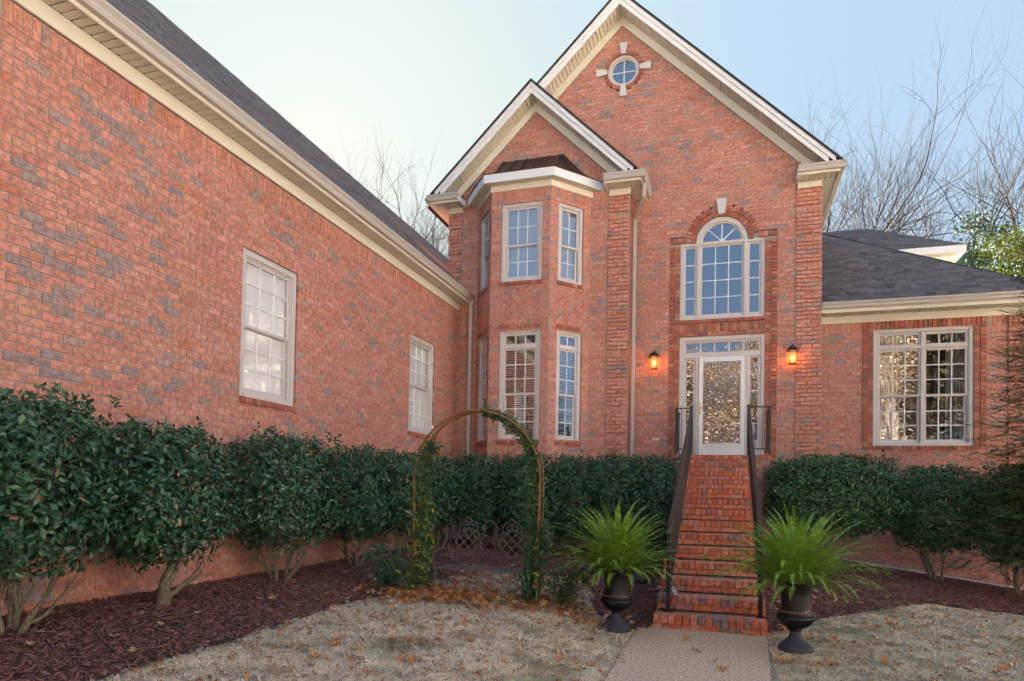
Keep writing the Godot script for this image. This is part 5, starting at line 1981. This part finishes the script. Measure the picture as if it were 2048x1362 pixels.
			scroll(sc, c + Vector2(sg * 0.185, -0.13), c + Vector2(sg * 0.225, -0.175), -1.15 * sg, zb)
		put(b, "back_scroll", sc.mesh(), M.bench)
	var mid := MB.new()
	curve2(mid, [Vector2(-0.085, sy + 0.47), Vector2(-0.075, sy + 0.55), Vector2(0, sy + 0.60), Vector2(0.075, sy + 0.55), Vector2(0.085, sy + 0.47)], zb)
	put(b, "back_arch", mid.mesh(), M.bench)
	for sx in [-1.0, 1.0]:
		var e := MB.new()
		curve2(e, [Vector2(sx * (hw - 0.02), sy), Vector2(sx * (hw - 0.035), sy + 0.13), Vector2(sx * (hw + 0.01), sy + 0.25), Vector2(sx * (hw + 0.045), sy + 0.42), Vector2(sx * (hw + 0.02), sy + 0.53), Vector2(sx * (hw - 0.04), sy + 0.53), Vector2(sx * (hw - 0.06), sy + 0.48)], zb, 0.0065)
		scroll(e, Vector2(sx * (hw - 0.06), sy + 0.48), Vector2(sx * (hw - 0.025), sy + 0.475), 0.8 * sx, zb)
		put(b, "back_post", e.mesh(), M.bench)

# ---------------------------------------------------------------- fallen leaves
func oak_leaf(curl: float, w: float) -> ArrayMesh:
	var half := [Vector2(0.012, 0.0), Vector2(0.02, 0.16), Vector2(0.16, 0.22), Vector2(0.21, 0.32), Vector2(0.07, 0.36), Vector2(0.09, 0.46), Vector2(0.36, 0.56), Vector2(0.31, 0.64), Vector2(0.10, 0.62), Vector2(0.11, 0.74), Vector2(0.25, 0.86), Vector2(0.17, 0.91), Vector2(0.05, 0.86)]
	var pts := PackedVector2Array()
	for q in half:
		pts.append(Vector2(q.x * w, q.y))
	pts.append(Vector2(0, 1.0))
	for i in range(half.size() - 1, -1, -1):
		pts.append(Vector2(-half[i].x * w, half[i].y))
	var t := Geometry2D.triangulate_polygon(pts)
	var mb := MB.new()
	var up := func(q: Vector2) -> Vector3: return Vector3(q.x, curl * (q.x * q.x * 1.6 + (q.y - 0.45) * (q.y - 0.45) * 0.8), q.y - 0.5)
	for i in range(0, t.size(), 3):
		var a: Vector3 = up.call(pts[t[i]])
		var b: Vector3 = up.call(pts[t[i + 1]])
		var d: Vector3 = up.call(pts[t[i + 2]])
		if (b - a).cross(d - a).y > 0:
			mb.tri(a, b, d)
		else:
			mb.tri(a, d, b)
	var st := PackedVector3Array([up.call(Vector2(0, 0.02)), up.call(Vector2(0, -0.2))])
	tube_into(mb, st, 0.012, 0.010, 3, Color(0.8, 0.7, 0.6), false)
	return mb.mesh()

func build_fallen_leaves() -> void:
	rng.seed = 777
	var kinds := [["tan", Color(0.50, 0.31, 0.15)], ["orange-brown", Color(0.52, 0.19, 0.04)], ["pale", Color(0.56, 0.46, 0.38)], ["pinkish brown", Color(0.42, 0.24, 0.17)]]
	var shapes := []
	var mats := []
	for i in 5:
		shapes.append(oak_leaf(rng.randf_range(-0.5, 1.1), rng.randf_range(0.85, 1.25)))
	for k in kinds:
		var m := mat("oak leaf " + k[0], k[1], 0.75)
		mats.append(m)
	var spots := []
	# loose leaves on lawn and mulch, more of them to the right of the walk and near the arbour
	var n := 0
	while n < 290:
		var x := rng.randf_range(-5.2, 5.2)
		var z := rng.randf_range(-11.0, -3.4)
		var p := Vector3(x, ground_at(x, z), z)
		if not in_view(p, -6) or (x > -0.95 and x < 0.48 and z > -8.1 and rng.randf() < 0.75):
			continue
		if x > -0.85 and x < 0.52 and z < -8.0:
			continue
		if Vector2(x + 1.16, z + 7.72).length() < 0.22 or Vector2(x - 0.68, z + 7.42).length() < 0.22:
			continue
		var bed := in_beds(Vector2(x, z))
		if bed and rng.randf() < 0.48:
			continue
		n += 1
		spots.append([p, "mulch" if bed else ("walk" if x > -0.93 and x < 0.42 and z > -8.05 else "lawn")])
	for s in spots:
		var k := rng.randi() % 4
		if rng.randf() < 0.3:
			k = 1
		if s[1] == "mulch" and rng.randf() < 0.5:
			k = 0
		var where: String = {"mulch": "on bark mulch", "walk": "on the walk", "lawn": "on the lawn"}[s[1]]
		var p: Vector3 = s[0]
		p.y += {"mulch": 0.058, "walk": 0.030, "lawn": 0.030}[s[1]]
		var b := Basis(Vector3.UP, rng.randf() * TAU) * Basis(Vector3(1, 0, 0), rng.randf_range(-0.3, 0.3)) * Basis(Vector3(0, 0, 1), rng.randf_range(-0.3, 0.3))
		var big := rng.randf_range(0.085, 0.165)
		var shape := rng.randi() % 5
		var size_ := "large" if big > 0.138 else ("small" if big < 0.105 else "middling")
		var near := ""
		var best := 1.5
		for lm in [[-1.165, -7.72, "by the urn on bare soil"], [0.685, -7.42, "by the urn beside the lawn"], [-3.7, -7.8, "by the arbour's hedge-side leg"], [-2.1, -7.85, "by the arbour's step-side leg"], [-2.9, -8.2, "beneath the iron bench"], [-5.35, -5.35, "below the leaning shrub trunk"], [-5.35, -3.9, "below the hedge's end shrub"], [-5.35, -7.3, "below the fan-stemmed shrub"], [-0.95, -6.0, "along the walk's hedge-side edge"], [0.4, -6.4, "along the walk's open-lawn edge"], [2.6, -10.8, "where lawn meets the low wing's bed"], [-4.0, -5.0, "at the mulch edge before the hedge"]]:
			var far := Vector2(p.x - lm[0], p.z - lm[1]).length()
			if far < best:
				best = far
				near = lm[2]
		single("oak_leaf", shapes[shape], mats[k], Transform3D(b.scaled(Vector3.ONE * big), p), "%s %s oak leaf %s %s" % [size_, kinds[k][0], where, near], "leaf", "fallen oak leaves %s" % where)
	# drifts against the arbour's feet, and smaller litter
	var xs := []
	var cs := PackedColorArray()
	for i in 9000:
		var p: Vector3
		var r := rng.randf()
		if r < 0.06:
			p = Vector3(-3.62 + rng.randfn() * 0.32, 0, -7.72 + rng.randfn() * 0.26)
		elif r < 0.09:
			p = Vector3(-3.15 + rng.randfn() * 0.4, 0, -7.8 + rng.randfn() * 0.3)
		elif r < 0.115:
			p = Vector3(-2.1 + rng.randfn() * 0.35, 0, -7.95 + rng.randfn() * 0.3)
		elif r < 0.19:
			p = Vector3(rng.randf_range(-3.9, -1.7), 0, rng.randf_range(-10.0, -7.7))
		else:
			p = Vector3(rng.randf_range(-4.2, 6.0), 0, rng.randf_range(-10.8, -3.2))
			if (p.x > -0.9 and p.x < 0.45) or (in_beds(Vector2(p.x, p.z)) and rng.randf() < 0.85):
				continue
		p.y = ground_at(p.x, p.z) + rng.randf_range(0.012, 0.045) + (rng.randf() * 0.04 if r < 0.115 else 0.0)
		var small := rng.randf_range(0.06, 0.125) if r < 0.19 else rng.randf_range(0.02, 0.085)
		xs.append(Transform3D((Basis(Vector3.UP, rng.randf() * TAU) * Basis(Vector3(1, 0, 0), rng.randf_range(-0.6, 0.6)) * Basis(Vector3(0, 0, 1), rng.randf_range(-0.6, 0.6))).scaled(Vector3.ONE * small), p))
		var c: Color = kinds[1 if r < 0.115 and rng.randf() < 0.65 else rng.randi() % 4][1]
		cs.append(c * rng.randf_range(0.6, 1.1))
	var o := multi(self, "leaf_litter", shapes[2], M.dry_leaf, xs, cs)
	o.set_meta("kind", "stuff")
	tag(o, "drifts of crumpled brown leaf litter around the arbour and lawn", "leaf litter")

# ---------------------------------------------------------------- trees
func bare_tree(at: Vector3, h: float, label: String, spread_: float, lean: Vector3, group: String, kids := 5, depth := 5) -> void:
	h *= 1.0 if at.x > 0.0 else 1.04
	var t := thing("bare_tree", label, "tree", at, 0.0, group)
	var trunk := MB.new()
	var twigs := MB.new()
	var tips := []
	var col := Color(0.024, 0.019, 0.017)
	var d := (Vector3.UP + lean).normalized()
	var base := h * 0.30
	tube_into(trunk, PackedVector3Array([Vector3(0, -0.3, 0), d * base * 0.5, d * base]), h * 0.013, h * 0.010, 8, col)
	put(t, "trunk", trunk.mesh(), M.bark)
	for k in 4:
		var a := TAU * k / 4.0 + rng.randf_range(-0.5, 0.5)
		var nd := (d + Vector3(cos(a), 0, sin(a)) * spread_ * rng.randf_range(0.6, 1.1)).normalized()
		limb(twigs, d * base * rng.randf_range(0.8, 1.0), nd, h * 0.28, h * 0.0066, depth - 1, kids, 0.12, 0.035, col, tips, 5, 0.70)
	put(t, "crown", twigs.mesh(), M.bark)
	# a few leaves that still hang on
	var xs := []
	var cs := PackedColorArray()
	for p: Vector3 in tips:
		if rng.randf() < 0.0:
			xs.append(Transform3D(any_basis().scaled(Vector3.ONE * rng.randf_range(0.6, 1.2)), p))
			cs.append(Color(0.08, 0.045, 0.025))
	if xs.size() > 8:
		multi(t, "last_leaves", leaf_mesh(0.13, 0.07), M.soft_leaf, xs, cs)

func leafy_tree(at: Vector3, h: float, r: float, label: String, called: String, n: int, size: float, cols: Array, group := "", low := 0.3, dense := 1.0) -> void:
	var t := thing(called, label, "tree", at, 0.0, group)
	var trunk := MB.new()
	var tips := []
	tube_into(trunk, PackedVector3Array([Vector3(0, -0.3, 0), Vector3(0.1, h * 0.3, 0), Vector3(0, h * 0.55, 0.1)]), h * 0.02, h * 0.012, 8, Color(0.16, 0.12, 0.09))
	for k in 7:
		var a := TAU * k / 7.0
		limb(trunk, Vector3(0, h * rng.randf_range(low, 0.55), 0), Vector3(cos(a), 0.55, sin(a)).normalized(), r * 0.7, h * 0.007, 3, 3, 0.12, 0.05, Color(0.16, 0.12, 0.09), tips, 5, 0.7)
	put(t, "trunk", trunk.mesh(), M.bark)
	var xs := []
	var cs := PackedColorArray()
	var lumps := []
	for k in 46:
		var q := Vector3(rng.randfn(), rng.randfn(), rng.randfn()).normalized() * pow(rng.randf(), 0.45)
		lumps.append(Vector3(q.x * r * 0.85, h * (low + 1.0) * 0.5 + q.y * h * (1.0 - low) * 0.45, q.z * r * 0.85))
	for i in n:
		var c: Vector3 = lumps[rng.randi() % lumps.size()]
		var p := c + Vector3(rng.randfn() * 1.0, rng.randfn() * 0.55, rng.randfn() * 1.0) * r * 0.2
		xs.append(Transform3D(leaf_basis(Vector3.UP, 0.9).scaled(Vector3.ONE * rng.randf_range(0.6, 1.3)), p))
		var q2: Color = cols[rng.randi() % cols.size()]
		cs.append(q2 * rng.randf_range(0.7, 1.3))
	multi(t, "crown", leaf_mesh(size, size * 0.6), M.soft_leaf, xs, cs)

# an evergreen with flat drooping sprays, near the right edge
func conifer(at: Vector3, h: float, r: float, label: String, n: int) -> void:
	var t := thing("evergreen_tree", label, "tree", at)
	var trunk := MB.new()
	tube_into(trunk, PackedVector3Array([Vector3(0, -0.3, 0), Vector3(0, h * 0.98, 0)]), 0.11, 0.02, 8, Color(0.14, 0.10, 0.07))
	put(t, "trunk", trunk.mesh(), M.bark)
	# one spray: a twig with short needles along it
	var sp := MB.new()
	for i in 26:
		var f := i / 25.0
		var p := Vector3(0, -0.10 * f * f, 0.34 * f)
		for s in [-1.0, 1.0]:
			var w := 0.075 * (1.0 - f * 0.75)
			var tip: Vector3 = p + Vector3(s * w, rng.randf_range(-0.02, 0.012), w * 0.8)
			sp.tri(p + Vector3(0, 0, -0.006), tip, p + Vector3(0, 0, 0.006), Color(1, 1, 1) * rng.randf_range(0.7, 1.2))
	var xs := []
	var cs := PackedColorArray()
	for i in n:
		var y := h * rng.randf_range(0.12, 0.98)
		var reach := r * (1.02 - y / h) * rng.randf_range(0.55, 1.0)
		# boughs in loose whorls
		var a := floorf(rng.randf() * 11.0) / 11.0 * TAU + y * 2.3 + rng.randfn() * 0.11
		var along := pow(rng.randf(), 0.6)
		var d := Vector3(cos(a), 0, sin(a))
		var p := d * reach * along + Vector3.UP * (y + 0.16 * along - 0.42 * along * along)
		var z := (d + Vector3(rng.randfn() * 0.35, rng.randf_range(-0.5, 0.1), rng.randfn() * 0.35)).normalized()
		var x := z.cross(Vector3.UP).normalized()
		xs.append(Transform3D(Basis(x, x.cross(z) * -1.0, z).scaled(Vector3.ONE * rng.randf_range(0.6, 1.15)), p))
		var k := rng.randf_range(0.6, 1.3)
		var c := Color(0.045, 0.085, 0.022) if rng.randf() < 0.7 else Color(0.10, 0.14, 0.025)
		cs.append(c * k)
	multi(t, "crown", sp.mesh(), M.soft_leaf, xs, cs)

# ---------------------------------------------------------------- the whole
const SUN_UP := 25.0
const SUN_LEFT := 34.0

func sun_way() -> Vector3:
	return Vector3(-sin(deg_to_rad(SUN_LEFT)) * cos(deg_to_rad(SUN_UP)), sin(deg_to_rad(SUN_UP)), -cos(deg_to_rad(SUN_LEFT)) * cos(deg_to_rad(SUN_UP)))

# clear autumn sky: pale and warm round the low sun, bluer away from it, whiter towards the horizon
func sky_image() -> Image:
	var w := 512
	var h := 256
	var im := Image.create_empty(w, h, false, Image.FORMAT_RGBF)
	var keys := [[0.0, Color(0.86, 0.88, 0.80)], [16.0, Color(0.66, 0.76, 0.76)], [32.0, Color(0.47, 0.64, 0.80)], [56.0, Color(0.41, 0.58, 0.81)], [100.0, Color(0.34, 0.55, 0.87)], [180.0, Color(0.24, 0.46, 0.90)]]
	var s := sun_way()
	for j in h:
		var up := PI * (0.5 - (j + 0.5) / h)
		for i in w:
			var a := TAU * (i + 0.5) / w
			var d := Vector3(sin(a) * cos(up), sin(up), -cos(a) * cos(up))
			var g := rad_to_deg(acos(clampf(d.dot(s), -1.0, 1.0)))
			var c: Color = keys[5][1]
			for k in 5:
				if g < keys[k + 1][0]:
					c = (keys[k][1] as Color).lerp(keys[k + 1][1], (g - keys[k][0]) / (keys[k + 1][0] - keys[k][0]))
					break
			var e := rad_to_deg(up)
			if e > 0.0:
				c = c.lerp(Color(0.74, 0.82, 0.88), 0.55 * exp(-e / 9.0))
			else:
				c = Color(0.26, 0.23, 0.17)
			im.set_pixel(i, j, c)
	return im
func _ready() -> void:
	rng.seed = 20241
	lump.seed = 5
	lump.frequency = 0.9
	# camera
	var cam := Camera3D.new()
	cam.name = "camera"
	cam.position = EYE
	cam.rotation_degrees = TURN
	cam.set_frustum(0.05 * 1362.0 / FOCAL, Vector2(0, 0.05 * (CENTRE.y - 681.0) / FOCAL), 0.05, 900.0)
	add_child(cam)
	cam_basis = cam.basis
	# sky and sun
	var sky := PanoramaSkyMaterial.new()
	sky.panorama = ImageTexture.create_from_image(sky_image())
	var env := Environment.new()
	env.background_mode = Environment.BG_SKY
	env.sky = Sky.new()
	env.sky.sky_material = sky
	env.background_energy_multiplier = 0.052
	env.tonemap_mode = Environment.TONE_MAPPER_LINEAR
	env.tonemap_exposure = 22.5
	env.sdfgi_enabled = true
	env.ssao_enabled = true
	env.ssil_enabled = true
	var we := WorldEnvironment.new()
	we.name = "world"
	we.environment = env
	add_child(we)
	var sun := DirectionalLight3D.new()
	sun.name = "sun"
	sun.light_color = Color(1.0, 0.975, 0.94)
	sun.light_energy = 1.6
	sun.light_angular_distance = 0.5
	sun.shadow_enabled = true
	var to_sun := Vector3(-sin(deg_to_rad(SUN_LEFT)) * cos(deg_to_rad(SUN_UP)), sin(deg_to_rad(SUN_UP)), -cos(deg_to_rad(SUN_LEFT)) * cos(deg_to_rad(SUN_UP)))
	add_child(sun)
	sun.look_at_from_position(to_sun * 50.0, Vector3.ZERO, Vector3.UP)
	make_materials()
	M.step_joint = mat("step mortar", Color(0.20, 0.12, 0.09), 0.95)
	M.lattice = mat("tarnished strap", Color(0.16, 0.135, 0.115), 0.55, 0.3)
	M.lamp_glass = mat("lantern glass", Color(1.0, 0.86, 0.6, 0.12), 0.08)
	M.lamp_glass.transparency = BaseMaterial3D.TRANSPARENCY_ALPHA
	var bulb := mat("lit bulb", Color(1, 0.8, 0.5), 0.5)
	bulb.emission_enabled = true
	bulb.emission = Color(1.0, 0.62, 0.26)
	bulb.emission_energy_multiplier = 0.5
	M.bulb = bulb
	build_ground()
	build_walk()
	build_house()
	build_steps()
	build_railings()
	build_lantern(Vector3(-1.49, 4.255, ZF + 0.145), "lit black wall lantern between the downspout and the front door")
	build_lantern(Vector3(1.262, 4.255, ZF + 0.145), "lit black wall lantern beside the gable's brick quoins")
	rng.seed = 31
	build_shrubs()
	build_urn(Vector3(-1.165, 0.02, -7.72), "black urn holding a fern, standing on bare soil")
	build_urn(Vector3(0.685, 0.015, -7.42), "black urn holding a fern, standing on the lawn")
	build_fern(Vector3(-1.165, 0.66, -7.72), 0.92, "bright green fern in the urn standing on bare soil", 11)
	build_fern(Vector3(0.685, 0.655, -7.42), 1.0, "bright green fern in the urn standing on the lawn", 12)
	rng.seed = 41
	build_arbour()
	vine("leafy vine with yellowing leaves climbing the arbour's hedge-side leg", Vector3(-3.75, 0.2, -7.83), -1.0, 2.1, 0.35, 1800)
	vine("narrow-leaved green vine climbing the arbour's step-side leg over the top", Vector3(-2.14, 0.2, -7.83), 1.0, 2.75, 0.05, 2300)
	bush("bluish green young bush sprawling beside the arbour's hedge-side leg", Vector3(-4.02, 0.22, -7.75), 0.75, 900, Color(0.05, 0.12, 0.06))
	bush("thin staked bush between the arbour and the fern", Vector3(-1.82, 0.17, -7.95), 0.70, 650, Color(0.06, 0.12, 0.03))
	build_bench()
	# white drain pipe along the low wing, and the black drain hose by the urn
	var dp := MB.new()
	tube_into(dp, PackedVector3Array([Vector3(1.9, 0.36, ZW + 0.07), Vector3(2.85, 0.235, ZW + 0.07), Vector3(4.93, -0.045, ZW + 0.07), Vector3(6.2, -0.21, ZW + 0.07)]), 0.028, 0.028, 8)
	single("drain_pipe", dp.mesh(), M.pipe, Transform3D(), "pale grey pipe running along the foot of the low wing", "pipe")
	var hs := MB.new()
	var hp := PackedVector3Array()
	for i in 40:
		var t := i / 39.0
		hp.append(Vector3(lerpf(-2.15, -1.2, t), ground_at(lerpf(-2.15, -1.2, t), -10.7) + 0.075, -10.7 - 0.25 * sin(t * 2.2)))
	tube_into(hs, hp, 0.055, 0.055, 10)
	single("drain_hose", hs.mesh(), M.black, Transform3D(), "black drain hose lying on the mulch behind an urn", "hose")
	build_ground_cover()
	build_fallen_leaves()
	build_surroundings()

func build_surroundings() -> void:
	rng.seed = 55
	var g := "bare trees behind the house"
	var far := [[-17.6, -30.0, 17.0, "slender bare tree rising over the side wing's ridge"], [-15.9, -30.0, 17.2, "bare tree with dark buds behind the side wing's ridge"], [-14.6, -31.0, 15.6, "dense bare tree low behind the side wing's roof"], [-13.3, -29.0, 14.6, "bare tree nearest the bay gable's eave"], [-12.3, -33.0, 16.0, "faint bare tree behind the bay gable's rake"], [0.4, -32.0, 20.3, "bare tree whose crown shows past the tall gable's roof edge"], [5.2, -31.0, 18.2, "bare tree above the rear roof's peak"], [6.9, -33.0, 20.0, "many-stemmed bare tree above the rear roof's hip"], [9.0, -32.0, 19.8, "tallest leaning bare tree behind the rear roof"], [11.5, -34.0, 19.0, "bare tree behind the yellow-green tree"]]
	for i in far.size():
		var f: Array = far[i]
		bare_tree(Vector3(f[0], 0, f[1]), f[2], f[3], 0.75, Vector3(0.10 if f[0] > 0 else 0.0, 0, 0), g, 4 if f[0] > 0 else 5)
	leafy_tree(Vector3(9.0, 0, -24.5), 11.2, 2.1, "bright yellow-green tree behind the low wing", "leafy_tree", 22000, 0.09, [Color(0.13, 0.15, 0.010), Color(0.17, 0.18, 0.012), Color(0.08, 0.11, 0.012)], "", 0.35)
	leafy_tree(Vector3(8.9, 0, -28.0), 12.6, 1.6, "blue-green pine between the rear roof and the yellow-green tree", "pine_tree", 16000, 0.12, [Color(0.018, 0.05, 0.028), Color(0.024, 0.06, 0.034)], "", 0.3)
	conifer(Vector3(5.15, -0.25, -12.3), 8.0, 2.2, "dark green evergreen with drooping boughs at the low wing's corner", 9000)
	# across the lawn: oaks the windows mirror, plus unseen ones added to bounce sunlight
	var o := "autumn oaks across the lawn"
	var oaks := [[-2.5, 13.5, 11.5, 5.0, "broad orange oak facing the front door"], [9.0, 11.5, 15.0, 5.2, "tall rusty oak facing the low wing"], [3.6, 17.5, 15.0, 3.8, "half-bare oak behind the other oaks"], [18.5, 10.0, 15.0, 5.5, "copper-coloured oak beside the neighbour's lawn"], [-11.0, 14.5, 11.5, 5.6, "golden oak opposite the side wing"], [-20.0, 15.0, 17.0, 6.0, "wide brown oak added for bounce light opposite the garage end"], [27.0, 9.0, 17.0, 6.0, "tall amber oak added for bounce light past the neighbour's house"], [-7.0, 24.0, 14.0, 6.0, "tallest ochre oak added for bounce light at the back of the row"], [13.0, 22.0, 20.0, 6.0, "russet oak added for bounce light at the back of the row"], [36.0, 6.0, 16.0, 6.0, "reddish oak added for bounce light behind the neighbour's house"], [19.0, 3.0, 14.0, 5.0, "round straw-coloured oak added for bounce light beside the low wing's lawn"], [15.0, 4.0, 11.0, 4.0, "young buff oak added for bounce light near the walk's open lawn"], [-30.0, 14.0, 16.0, 6.0, "yellow-brown oak added for bounce light at the lawn's far corner"]]
	for q in oaks:
		leafy_tree(Vector3(q[0], 0, q[1]), q[2], q[3], q[4], "oak_tree", 30000 if absf(q[0] - 4.0) < 7.0 else 12000, 0.13 if absf(q[0] - 4.0) < 7.0 else 0.24, [Color(0.075, 0.033, 0.008), Color(0.09, 0.045, 0.014), Color(0.05, 0.026, 0.009), Color(0.09, 0.06, 0.026)] if absf(q[0] - 4.0) < 7.0 else [Color(0.55, 0.42, 0.28), Color(0.60, 0.50, 0.36), Color(0.48, 0.39, 0.28), Color(0.56, 0.52, 0.42)], o, 0.16)  # outer crowns are paler to throw more sunlight back at the house
	build_neighbour()

func build_neighbour() -> void:
	var n := thing("neighbour_house", "small brick house with a pale gable across the lawn", "house", Vector3(30, 0, -6))
	var w := MB.new()
	bar_into(w, Vector3(-4, -1, -6), Vector3(4, 3.2, 6), Color(0.45, 0.17, 0.12), 0.0)
	put(n, "wall", w.mesh(), M.brick)
	var gb := MB.new()
	prism_into(gb, PackedVector2Array([Vector2(-6, 3.2), Vector2(6, 3.2), Vector2(0, 7.0)]), Vector3.ZERO, Vector3(0, 0, 1), Vector3.UP, Vector3.LEFT, -3.9, 4.0)
	put(n, "gable", gb.mesh(), M.siding)
	slab(n, "roof", Vector3(-4.5, 3.0, 6.6), Vector3(4.5, 3.0, 6.6), Vector3(4.5, 7.2, 0), Vector3(-4.5, 7.2, 0), M.edge, 0.15)
	slab(n, "roof", Vector3(4.5, 3.0, -6.6), Vector3(-4.5, 3.0, -6.6), Vector3(-4.5, 7.2, 0), Vector3(4.5, 7.2, 0), M.edge, 0.15)
	for z in [-3.0, 2.0]:
		bar(n, "window", Vector3(-4.05, 1.0, z - 0.6), Vector3(-3.98, 2.6, z + 0.6), M.white)
